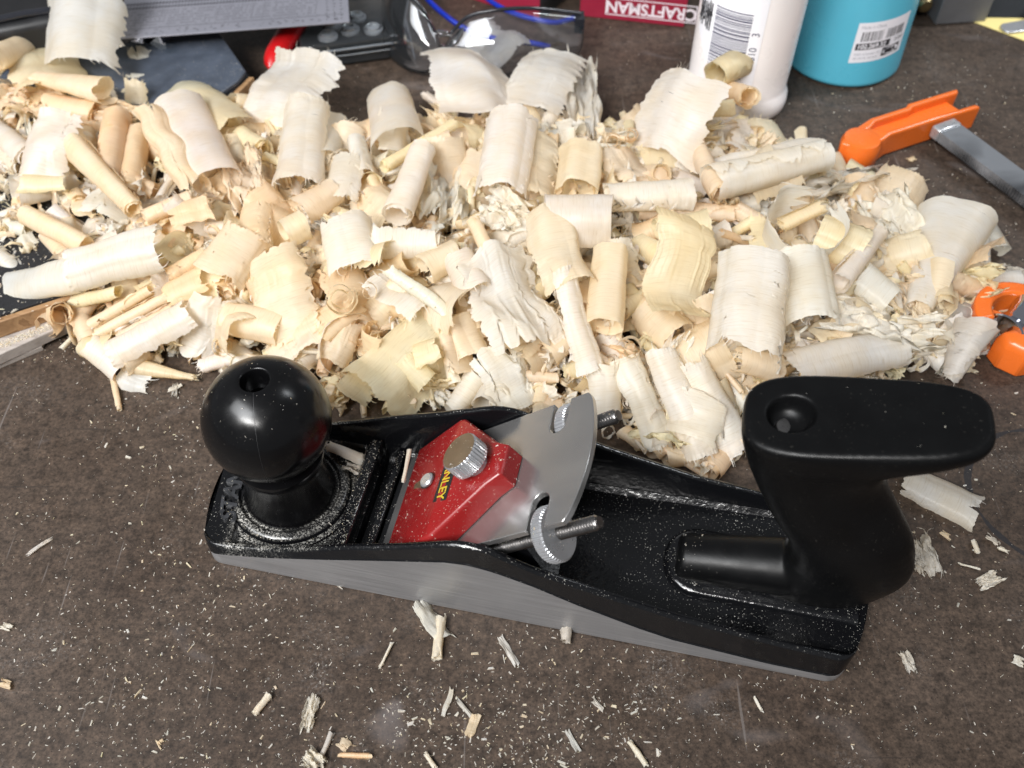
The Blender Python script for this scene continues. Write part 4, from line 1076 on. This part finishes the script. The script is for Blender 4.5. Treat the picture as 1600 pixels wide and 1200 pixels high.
# yellow paper with a metal tab
yp = empty('yellow_paper', (300, 577, 0), 0, 'yellow paper sheet with clear film at the back right corner', 'paper')
o = mk('sheet', *prism_vf([(0, 2), (7, -4), (60, -50), (80, 50), (0, 50)], .2, .6), M_note, yp, smooth=False)
o = mk('clear_film', *prism_vf([(1, 5), (40, 4), (60, 14), (70, 50), (1, 50)], .9, 1.2), M_clear, yp, smooth=False)
mt = empty('metal_tab', (335, 571, .8), math.radians(15), 'rounded silver metal tab lying on the yellow paper', 'metal tab')
tp = [(-14 + 5 * math.cos(a), 5.5 * math.sin(a)) for a in np.linspace(math.pi / 2, math.pi * 1.5, 12)] + [(6, -6), (12, -2), (12, 6)]
o = mk('tab', *prism_vf(tp, 0, 1.4), M_steel, mt, 30); bevel(o, .4)
o = mk('tab_grip', *box_vf(5, 40, -2, 14, 1.6, 6), M_black, mt, 30); bevel(o, 1)

# ---------------------------------------------------------------- wood shavings
TINT = {'white': (.90, .893, .865), 'cream': (.905, .82, .67), 'yellow': (.90, .845, .65), 'peach': (.905, .765, .57), 'grey': (.74, .73, .70)}
rng = np.random.default_rng(17)

def n1(n, cells, r):
    """smooth 1-D noise, n samples, about -1..1"""
    g = r.uniform(-1, 1, cells + 3); x = np.linspace(0, cells, n); i = x.astype(int); u = x - i; u = u * u * (3 - 2 * u)
    return g[i] * (1 - u) + g[i + 1] * u

def n2(na, nb, ca, cb, r):
    g = r.uniform(-1, 1, (ca + 2, cb + 2))
    x = np.linspace(0, ca, na); i = x.astype(int); u = x - i; u = u * u * (3 - 2 * u)
    y = np.linspace(0, cb, nb); j = y.astype(int); w = y - j; w = w * w * (3 - 2 * w)
    u = u[:, None]; w = w[None, :]
    return g[i][:, j] * (1 - u) * (1 - w) + g[i + 1][:, j] * u * (1 - w) + g[i][:, j + 1] * (1 - u) * w + g[i + 1][:, j + 1] * u * w

def curl_sheet(r, R, W, turns, r_in, cone=0.0, rag=1.2, wr=.35, facet=.05, tele=.0, wave=0.0, na=None, nw=None, fray=1.0, end_rag=.12, flat=(1.0, 1.0), warp=0.0, bend=0.0):
    """A shaving: a thin sheet wound round the local y axis. Returns grid (na, nw, 3) and uv in mm."""
    na = na or int(min(96, max(20, turns * 34))); nw = nw or int(min(56, max(10, W * 1.35)))
    phim = turns * 2 * math.pi
    s = np.linspace(-1, 1, na)
    er = 1 + end_rag * (n1(nw, max(3, nw // 4), r) * .7 + n1(nw, max(4, nw - 1), r) * .25)
    phi = s[:, None] * .5 * phim * np.where(s[:, None] > 0, er[None, :], 1 + end_rag * n1(nw, max(4, nw // 2), r)[None, :])
    t = (s[:, None] + 1) / 2
    if r_in < R * .97: rad = r_in + (R - r_in) * t
    else: rad = np.full((na, 1), R)
    # flats and kinks where the shaving broke over the iron
    k = r.integers(3, 7) * max(1.0, turns)
    fac = facet * (np.abs(np.sin(phi * k / max(1, turns) / 2 + r.uniform(0, 6))) - .6) + facet * .7 * n1(na, int(max(4, turns * 7)), r)[:, None]
    rad = rad * (1 + fac)
    v = np.linspace(0, 1, nw)[None, :]
    rad = rad * (1 + cone * (v - .5))
    amp = wr * np.ones((1, nw)); 
    edge = np.clip(np.abs(v - .5) * 2 - .72, 0, 1) / .28
    rad = rad + n2(na, nw, int(max(3, turns * 6)), max(3, nw // 6), r) * wr * 1.3 + n2(na, nw, int(max(6, turns * 16)), max(5, nw // 3), r) * wr * (.5 + edge)
    if fray: rad = rad + edge ** 2 * n2(na, nw, int(na // 1.4), max(3, nw // 4), r) * fray * .45
    # torn side edges
    def edge_line():
        e = n1(na, max(3, int(turns * 4)), r) * rag * 1.1 + n1(na, max(8, na // 3), r) * rag * .08 + n1(na, max(8, na - 2), r) * rag * .08
        tear = np.clip(n1(na, max(6, na // 5), r) - .62, 0, 1) * rag * 8 * (.4 + .6 * np.abs(n1(na, max(8, na - 2), r)))
        m = np.clip(n1(na, max(3, int(turns * 3)), r) * 2.4 - 1.0, 0, 1)
        return e + tear + m * r.uniform(-1, 1, na) * min(.8, W * .022) * (fray > 0)
    y0 = -W / 2 + edge_line(); y1 = W / 2 - edge_line()
    y = y0[:, None] + (y1 - y0)[:, None] * v + tele * W * (t - .5)
    x = rad * np.sin(phi); z = rad * np.cos(phi)
    if wave:
        z = z + wave * R * .25 * np.sin(v * math.pi * 2.2 + r.uniform(0, 6)) + 0 * x
    z = z * r.uniform(*flat)
    P = np.stack([x, y + 0 * x, z], -1)
    if warp:
        for _ in range(3):
            k = r.normal(0, 1, 3); k *= 2 * math.pi / r.uniform(18, 40) / np.linalg.norm(k)
            P = P + (np.sin(P @ k + r.uniform(0, 6.28)) * warp)[..., None] * r.normal(0, .6, 3)
        P[..., 2] += bend * (P[..., 1] / max(W, 1)) ** 2 * W
    arc = (phi * R)
    UV = np.stack([arc + r.uniform(0, 900), y + 0 * x + r.uniform(0, 900)], -1)
    return P, UV

def pleat_sheet(r, W, L, amp, na=44, nw=26):
    """a crumpled, frayed shaving: many sharp small folds"""
    s = np.linspace(0, 1, na)[:, None]; v = np.linspace(0, 1, nw)[None, :]
    fold = np.cumsum(n1(na, 9, r))[:, None]; fold = fold / (abs(fold).max() + 1e-6)
    x = (s - .5) * L + n2(na, nw, 9, 5, r) * amp * .45 + n2(na, nw, 20, 12, r) * amp * .25
    z = amp * .8 * np.sin(s * r.uniform(8, 15) + n2(na, nw, 4, 3, r) * 2.2) + fold * amp * .4 + n2(na, nw, 10, 6, r) * amp * .55 + n2(na, nw, 24, 14, r) * amp * .3
    z = z - (v - .5) ** 2 * amp * 1.5
    e0 = n1(na, na - 2, r) * W * .13 + n1(na, 9, r) * W * .12; e1 = n1(na, na - 2, r) * W * .13 + n1(na, 9, r) * W * .12
    y = -W / 2 + e0[:, None] + (W + e1 - e0)[:, None] * v + n2(na, nw, 12, 8, r) * .5
    P = np.stack([x, y, z + 0 * y], -1)
    UV = np.stack([x + r.uniform(0, 900), y + r.uniform(0, 900)], -1)
    return P, UV

def frame(p1, p2, roll):
    a = Vector(p2) - Vector(p1); a.normalize()
    up = Vector((0, 0, 1)) - a * a.z
    if up.length < .15: up = Vector((0, -1, 0)) - a * -a.y
    up.normalize()
    x = a.cross(up)
    m = Matrix((x, a, up)).transposed()
    return (m @ Matrix.Rotation(roll, 3, 'Y'))

def grid_faces(P, slits, r):
    """faces of the sheet, with short narrow tears running along the grain"""
    na, nw = P.shape[:2]; gone = set()
    for _ in range(slits):
        j = int(r.integers(3, max(4, nw - 4))); l = int(r.integers(3, 8)); i = int(r.integers(2, max(3, na - l - 3)))
        if i + l > na - 2: continue
        for k in range(l):
            gone.add((i + k, j))
        for k in range(l + 1):
            a, b = P[i + k, j].copy(), P[i + k, j + 1].copy(); m = (a + b) / 2; d = b - a
            w = .10 * math.sin(math.pi * (k + .15) / (l + .3)) + .01
            d = d / (np.linalg.norm(d) + 1e-6) * w
            P[i + k, j] = m - d; P[i + k, j + 1] = m + d
    return [(i * nw + j, (i + 1) * nw + j, (i + 1) * nw + j + 1, i * nw + j + 1) for i in range(na - 1) for j in range(nw - 1) if (i, j) not in gone]

def set_uv_tint(me, uv, tint):
    lay = me.uv_layers.new(name='UVMap')
    vi = np.empty(len(me.loops), dtype=np.int32); me.loops.foreach_get('vertex_index', vi)
    lay.data.foreach_set('uv', np.asarray(uv, dtype=np.float32)[vi].ravel())
    at = me.attributes.new('tint', 'FLOAT_COLOR', 'POINT')
    c = np.ones((len(me.vertices), 4), dtype=np.float32); c[:, :3] = tint
    at.data.foreach_set('color', c.ravel())

def hairs(P, UV, n, r):
    """loose curled fibres sticking out of the torn side edges"""
    na, nw, _ = P.shape; V, F, U = [], [], []; off = na * nw
    for _ in range(n):
        i = int(r.integers(1, na - 1)); j, q = ((0, 1), (nw - 1, nw - 2))[int(r.integers(0, 2))]
        d = P[i, j] - P[i, q]; d = d / (np.linalg.norm(d) + 1e-6)
        t = P[i + 1, j] - P[i - 1, j]; t = t / (np.linalg.norm(t) + 1e-6); b = np.cross(d, t)
        L = r.uniform(1.5, 6.0); cur = r.uniform(-1.1, 1.1); cur2 = r.uniform(-.7, .7); w = r.uniform(.10, .28)
        p = P[i, j] - d * .4; m = 8; o = off + len(V)
        for k in range(m):
            ww = w * (1 - .8 * k / m)
            V += [p - t * ww, p + t * ww]; U += [UV[i, j] + (k * .3, 0), UV[i, j] + (k * .3, .4)]
            p = p + d * L / m
            d = d + b * cur * L / m * .45 + t * cur2 * L / m * .35; d = d / np.linalg.norm(d)
            b = np.cross(d, t); b = b / (np.linalg.norm(b) + 1e-6); t = np.cross(b, d)
        F += [(o + 2 * k, o + 2 * k + 1, o + 2 * k + 3, o + 2 * k + 2) for k in range(m - 1)]
    return V, F, U

def build_sheet(P, UV, tint, slits, r, nh=0):
    na, nw, _ = P.shape
    me = bpy.data.meshes.new('shaving')
    F = grid_faces(P, slits, r)
    VV = P.reshape(-1, 3); UU = UV.reshape(-1, 2)
    if nh:
        hv, hf, hu = hairs(P, UV, nh, r)
        VV = np.concatenate([VV, np.array(hv)]); UU = np.concatenate([UU, np.array(hu)]); F = F + hf
    me.from_pydata((VV * S).tolist(), [], F)
    me.materials.append(M_shav)
    me.shade_smooth()
    set_uv_tint(me, UU, tint)
    return me

def vary(t, r, k=.035):
    b = 1 + r.uniform(-k, k)
    return tuple(float(np.clip(c * b * (1 + r.uniform(-.015, .015)), 0, .92)) for c in TINT[t])

def make_shaving(kind, p1, p2, R, tint, ex, r):
    W = (Vector(p2) - Vector(p1)).length
    roll = ex.get('roll', r.uniform(-.35, .35)); sl = ex.get('slits', int(r.integers(0, 2))) // 2; rag = ex.get('rag', 1.2)
    shift = 0.0
    if kind == 'R':
        tn = ex.get('turns', r.uniform(1.5, 2.4)); P, UV = curl_sheet(r, R, W, tn, R * r.uniform(.55, .75), ex.get('cone', r.uniform(-.28, .28)), rag, .12, .05, r.uniform(-.07, .07), flat=(.8, 1.0), warp=.22, bend=r.uniform(-.03, .03))
        roll = r.uniform(0, 6.28)
    elif kind == 'K':
        P, UV = curl_sheet(r, R, W, 2.0, R * .4, r.uniform(-.3, .3), .8, .12, .05, r.uniform(-.1, .1), na=44, nw=14, fray=.4)
        roll = r.uniform(0, 6.28)
    elif kind == 'O':
        tn = ex.get('turns', 1.05); P, UV = curl_sheet(r, R, W, tn, R * (.80 if tn > .95 else .93), ex.get('cone', r.uniform(-.1, .15)), rag, .16, ex.get('facet', .09), r.uniform(-.05, .05), flat=(.72, .98), warp=.35, bend=r.uniform(-.05, .05))
    elif kind == 'C':
        tn = ex.get('turns', 1.2); c = ex.get('cone', .8); P, UV = curl_sheet(r, R * .8, W, tn, R * .8 * (.7 if tn > .95 else .95), c, rag, .16, .08, .1, flat=(.7, .95), warp=.35)
    elif kind == 'H':
        arc = ex.get('arc', 2.8); P, UV = curl_sheet(r, R / max(.7, math.sin(min(arc, math.pi) / 2)), W, arc / 6.283, 1e9, r.uniform(-.15, .15), rag, .2, .08, r.uniform(-.08, .08), na=int(20 + arc * 12), flat=(.65, 1.0), warp=.45, bend=r.uniform(-.08, .05))
        shift = 0
    elif kind == 'S':
        arc = ex.get('arc', 1.3); R2 = R / math.sin(min(arc, 3.1) / 2)
        P, UV = curl_sheet(r, R2, W, arc / 6.283, 1e9, r.uniform(-.12, .12), max(rag, .9), .3, .045, r.uniform(-.12, .12), ex.get('wave', .25), na=64, warp=.9, bend=r.uniform(-.12, .1), fray=.4)
        shift = -R2 * math.cos(arc / 2)
    elif kind == 'F':
        P, UV = pleat_sheet(r, W, 2.3 * R, min(R * .42, 4.5))
    elif kind == 'L':
        tn = ex.get('turns', 2.0); P, UV = curl_sheet(r, R, W, tn, R * .35, 0, .35, .15, .06, .1, nw=8, fray=0)
        roll = r.uniform(0, 6.28)
    P = P.copy(); P[..., 2] += shift
    me = build_sheet(P, UV, vary(tint, r), sl, r, int(r.integers(0, 22)) if W > 12 and kind not in 'KL' and not ex.get('bald') else 0)
    mid = (Vector(p1) + Vector(p2)) / 2 * S
    m = frame(p1, p2, roll).to_4x4(); m.translation = mid
    return me, m

def low_z(me, m):
    a = np.empty(len(me.vertices) * 3, dtype=np.float32); me.vertices.foreach_get('co', a)
    row = np.array(m)[2]
    return float((a.reshape(-1, 3) @ row[:3] + row[3]).min())

for i, (kind, p1, p2, R, tint, label, ex) in enumerate(SHAVINGS):
    r = np.random.default_rng(100 + i)
    me, m = make_shaving(kind, p1, p2, R, tint, ex, r)
    o = bpy.data.objects.new('wood_shaving', me); o.matrix_world = m
    col.objects.link(o)
    tag(o, label, 'wood shaving', 'large shavings in the pile')

for i, (kind, p1, p2, R, label) in enumerate(CHIPS):
    r = np.random.default_rng(900 + i)
    R = max(R, .5)
    me, m = make_shaving(kind, p1, p2, R, ('white', 'white', 'grey', 'white')[i % 4] if 'tan' not in label and 'amber' not in label else 'peach', dict(rag=min(1.0, R * .4), bald=1), r)
    zmin = low_z(me, m)
    m.translation.z += .0002 - zmin
    o = bpy.data.objects.new('wood_chip', me); o.matrix_world = m
    col.objects.link(o)
    tag(o, label, 'wood chip', 'chips scattered on the bench')

# medium curls lying between the big ones
PO = np.array(PILE_OUTLINE)
def inside(x, y):
    n = len(PO); c = False; j = n - 1
    for i in range(n):
        if (PO[i][1] > y) != (PO[j][1] > y) and x < (PO[j][0] - PO[i][0]) * (y - PO[i][1]) / (PO[j][1] - PO[i][1]) + PO[i][0]: c = not c
        j = i
    return c
def edge_dist(x, y):
    m = 1e9
    for i in range(len(PO)):
        a = PO[i - 1]; b = PO[i]; ab = b - a
        t = max(0, min(1, ((x - a[0]) * ab[0] + (y - a[1]) * ab[1]) / (ab @ ab)))
        m = min(m, math.hypot(x - a[0] - ab[0] * t, y - a[1] - ab[1] * t))
    return m

used = set()
def place_words(x, y):
    c = ('at the left edge', 'far left', 'left of centre', 'in the middle', 'right of centre', 'far right')[int(np.clip((x + 240) / 80, 0, 5))]
    return c + (', back row' if y > 400 else (', middle row' if y > 340 else ', front row'))
r = np.random.default_rng(41); placed = []; tries = 0
while len(placed) < 150 and tries < 9000:
    tries += 1
    x, y = r.uniform(PO[:, 0].min(), PO[:, 0].max()), r.uniform(PO[:, 1].min(), PO[:, 1].max())
    if abs(x) > 120 + .44 * y or not inside(x, y): continue
    d = edge_dist(x, y)
    if d < 5 or any((x - a) ** 2 + (y - b) ** 2 < 12.5 ** 2 for a, b in placed): continue
    placed.append((x, y))
    z = 26 * (1 - math.exp(-d / 18)) * r.uniform(.65, 1.05) + 2
    left = x < -60
    for _ in range(40):
        t = 'peach' if r.random() < (.38 if left else .08) else ('cream' if r.random() < .5 else ('white' if r.random() < .7 else 'yellow'))
        kind = ('S', 'F', 'S', 'H', 'F', 'S', 'R', 'S')[r.integers(0, 8)]
        W = r.uniform(15, 38); R = r.uniform(4.0, 8.5) * (1.7 if kind in 'SH' else 1)
        kd = {'R': 'rolled', 'H': 'half-rolled', 'O': 'open curled', 'S': 'wavy flat', 'C': 'cone-shaped', 'F': 'crumpled'}[kind]
        label = f'{"long" if W > 24 else "short"} {t} {kd} shaving wedged between bigger ones, {place_words(x, y)}'
        if label not in used: break
    used.add(label)
    a = r.uniform(0, 6.28); tl = r.normal(0, .5)
    ax = Vector((math.cos(a) * math.cos(tl), math.sin(a) * math.cos(tl), math.sin(tl))) * W / 2
    c = Vector((x, y, z))
    me, m = make_shaving(kind, c - ax, c + ax, R, t, {'roll': r.uniform(-1.0, 1.0), 'arc': r.uniform(1.4, 3.4), 'turns': r.uniform(.7, 1.6), 'rag': .9}, r)
    zmin = low_z(me, m)
    if zmin < .0003: m.translation.z += .0003 - zmin
    o = bpy.data.objects.new('wood_shaving', me); o.matrix_world = m
    col.objects.link(o)
    tag(o, label, 'wood shaving', 'small shavings wedged in the pile')

# the mass of small curls, shreds and crumbs that fills the pile between the big shavings
lo, hi = PO.min(0), PO.max(0)
r = np.random.default_rng(5)
AV, AF, AU, AT = [], [], [], []; base = 0
count = 0
while count < 4300:
    x, y = r.uniform(lo[0], hi[0]), r.uniform(lo[1], hi[1])
    if not inside(x, y): continue
    d = edge_dist(x, y)
    h = 26 * (1 - math.exp(-d / 18))
    z = h * 1.15 * r.uniform(.05, 1.0) ** .6
    count += 1
    typ = r.random()
    left = x < -70
    tn = ('peach' if r.random() < (.5 if left else .12) else 'cream') if r.random() < .4 else ('white' if r.random() < .7 else 'yellow')
    if typ < .24:
        R = r.uniform(2.0, 7.5); W = r.uniform(8, 26)
        P, UV = curl_sheet(r, R, W, r.uniform(.5, 1.8), R * .6, r.uniform(-.3, .3), 1.2, .3, .08, 0, na=16, nw=9, fray=.8)
    elif typ < .52:
        P, UV = pleat_sheet(r, r.uniform(6, 16), r.uniform(6, 14), r.uniform(1.2, 2.8), 18, 12)
    elif typ < .92:
        W = r.uniform(.4, 3.0); R = r.uniform(2, 7)
        P, UV = curl_sheet(r, R, W, r.uniform(.3, 1.6), R * .5, 0, .3, .3, .1, r.uniform(-2, 2), na=20, nw=4, fray=0)
    else:
        P, UV = curl_sheet(r, r.uniform(.7, 1.8), r.uniform(12, 30), 1.4, .5, r.uniform(-.4, .4), .6, .1, .05, 0, na=12, nw=10, fray=.3)
    a = r.uniform(0, 6.28); tl = r.normal(0, .35)
    ax = Vector((math.cos(a) * math.cos(tl), math.sin(a) * math.cos(tl), math.sin(tl)))
    m = np.array(frame((0, 0, 0), ax, r.uniform(0, 6.28)))
    Q = P.reshape(-1, 3) @ m.T
    Q = Q + np.array([x, y, z]); low = Q[:, 2].min()
    if low < .3: Q[:, 2] += .3 - low
    na, nw = P.shape[:2]
    AF += [(base + i * nw + j, base + (i + 1) * nw + j, base + (i + 1) * nw + j + 1, base + i * nw + j + 1) for i in range(na - 1) for j in range(nw - 1)]
    AV.append(Q); AU.append(UV.reshape(-1, 2)); AT.append(np.tile(np.array(vary(tn, r)), (len(Q), 1))); base += len(Q)
me = bpy.data.meshes.new('small_shavings')
me.from_pydata((np.concatenate(AV) * S).tolist(), [], AF)
me.materials.append(M_shav); me.shade_smooth()
set_uv_tint(me, np.concatenate(AU), np.concatenate(AT))
o = bpy.data.objects.new('small_shavings', me); col.objects.link(o)
tag(o, 'mass of small curls, shreds and crumbs filling the pile of shavings', 'shavings', kind='stuff')

# ---------------------------------------------------------------- sawdust and crumbs
bpy.context.view_layer.update()
dg = bpy.context.evaluated_depsgraph_get()
trees = []
for ch in plane.children:
    if ch.type == 'MESH' and ch.name.split('.')[0] not in ('plane_iron',):
        ev = ch.evaluated_get(dg); mm = ev.to_mesh()
        V = [ch.matrix_world @ v.co for v in mm.vertices]
        trees.append(BVHTree.FromPolygons(V, [tuple(p.vertices) for p in mm.polygons])); ev.to_mesh_clear()
r = np.random.default_rng(77)
FV, FF, FU, FT = [], [], [], []; base = 0
def flake(p, nrm, size, tint, thick=.35):
    """a tiny irregular chip standing a little off the surface"""
    global base
    nrm = Vector(nrm); a = nrm.orthogonal().normalized(); b = nrm.cross(a)
    th = r.uniform(0, 6.28); L = size * r.uniform(.6, 1.9); w = size * r.uniform(.25, .8)
    ca, sa = math.cos(th), math.sin(th)
    e1 = a * ca + b * sa; e2 = -a * sa + b * ca
    pts = [(-L / 2, -w / 2 * r.uniform(.3, 1), 0), (L / 2, -w / 2 * r.uniform(.2, 1), 0), (L / 2 * r.uniform(.6, 1), w / 2, 0), (-L / 2 * r.uniform(.5, 1), w / 2 * r.uniform(.5, 1), 0)]
    top = size * thick * r.uniform(.4, 1)
    q = [p + e1 * x + e2 * y + nrm * .03 for x, y, _ in pts] + [p + e1 * x * .85 + e2 * y * .8 + nrm * (top * (1 + .8 * r.uniform(-1, 1) * (x > 0))) for x, y, _ in pts]
    FV.extend([tuple(v) for v in q])
    for f in ((4, 5, 6, 7), (0, 1, 5, 4), (1, 2, 6, 5), (2, 3, 7, 6), (3, 0, 4, 7)): FF.append(tuple(base + i for i in f))
    FU.extend([(x + r.uniform(0, 50), y) for x, y, _ in pts] * 2); FT.extend([vary(tint, r, .12)] * 8); base += 8
tn = ('white', 'white', 'grey', 'white', 'cream')
# even sprinkle over the visible bench, denser drifts in front of the plane and right of it
drifts = [(-5, 130, 22, 300), (-30, 108, 20, 260), (10, 105, 18, 220), (38, 118, 16, 160), (-60, 140, 18, 120), (-112, 165, 14, 90), (150, 190, 24, 120), (190, 140, 30, 90), (205, 240, 26, 110), (250, 480, 40, 220), (220, 400, 30, 120), (-150, 235, 26, 140), (0, 165, 30, 160), (60, 150, 30, 140), (-75, 108, 20, 130), (-200, 295, 18, 120), (-130, 110, 30, 420), (-150, 150, 25, 260), (-120, 190, 22, 160), (20, 95, 30, 300)]
for cx, cy, sd, n in drifts:
    for _ in range(n):
        flake(Vector((r.normal(cx, sd), r.normal(cy, sd * .7), 0)), (0, 0, 1), float(np.clip(r.lognormal(-.75, .55), .15, 2.4)), tn[r.integers(0, 5)])
for _ in range(150):                     # small drifts swept together
    y = 85 + 330 * r.random() ** 1.6; x = r.uniform(-1, 1) * (130 + y * .42); sd = r.uniform(3, 13)
    for _ in range(int(r.integers(8, 38))):
        flake(Vector((r.normal(x, sd), r.normal(y, sd * .6), 0)), (0, 0, 1), float(np.clip(r.lognormal(-1.15, .6), .12, 2.2)), tn[r.integers(0, 5)])
for _ in range(3200):
    y = r.uniform(85, 600); flake(Vector((r.uniform(-1, 1) * (130 + y * .42), y, 0)), (0, 0, 1), float(np.clip(r.lognormal(-1.25, .55), .12, 2.0)), tn[r.integers(0, 5)])
# on the black grit sheet and the ledge at the left
for _ in range(900):
    x, y = r.uniform(-300, -205), r.uniform(290, 400)
    if (y - 306) > .55 * (x + 205) + 2 and x < -206: flake(Vector((x, y, 18.65)), (0, 0, 1), float(np.clip(r.lognormal(-.55, .5), .2, 2.2)), tn[r.integers(0, 5)])
for _ in range(1100):
    u = r.uniform(0, 1); w = r.uniform(0, 1)
    a = Vector((-202, 305.8, 8.45)) + (Vector((-240, 282, 8.45)) - Vector((-202, 305.8, 8.45))) * u
    flake(a + Vector((-.25, .3, 0)) * 22 * w * .5, (0, 0, 1), float(np.clip(r.lognormal(-.6, .4), .2, 1.6)), tn[r.integers(0, 5)])
# on the plane itself
got = 0; ca, sa = math.cos(ANG), math.sin(ANG)
for _ in range(6500):
    s_ = r.uniform(-6, 240)
    if r.random() < .45: s_ = r.uniform(-6, 62)
    t_ = r.uniform(-29, 29)
    wx, wy = -109.2 + s_ * ca - t_ * sa, 213.9 + s_ * sa + t_ * ca
    best = None
    for tr in trees:
        h = tr.ray_cast(Vector((wx * S, wy * S, .2)), Vector((0, 0, -1)))
        if h[0] is not None and (best is None or h[0].z > best[0].z): best = h
    if best is None or best[1].z < .45: continue
    on_black_top = best[0].z > .06 and s_ > 150 or (best[0].z > .05 and s_ < 50)
    if on_black_top and r.random() < .96: continue
    flake(best[0] / S, best[1], float(np.clip(r.lognormal(-1.45, .45), .1, 1.0)), tn[r.integers(0, 5)])
me = bpy.data.meshes.new('sawdust')
me.from_pydata((np.array(FV) * S).tolist(), [], FF)
me.materials.append(M_shav)
set_uv_tint(me, np.array(FU), np.array(FT))
o = bpy.data.objects.new('sawdust', me); col.objects.link(o)
tag(o, 'pale sawdust and crumbs sprinkled over the bench and the plane', 'sawdust', kind='stuff')
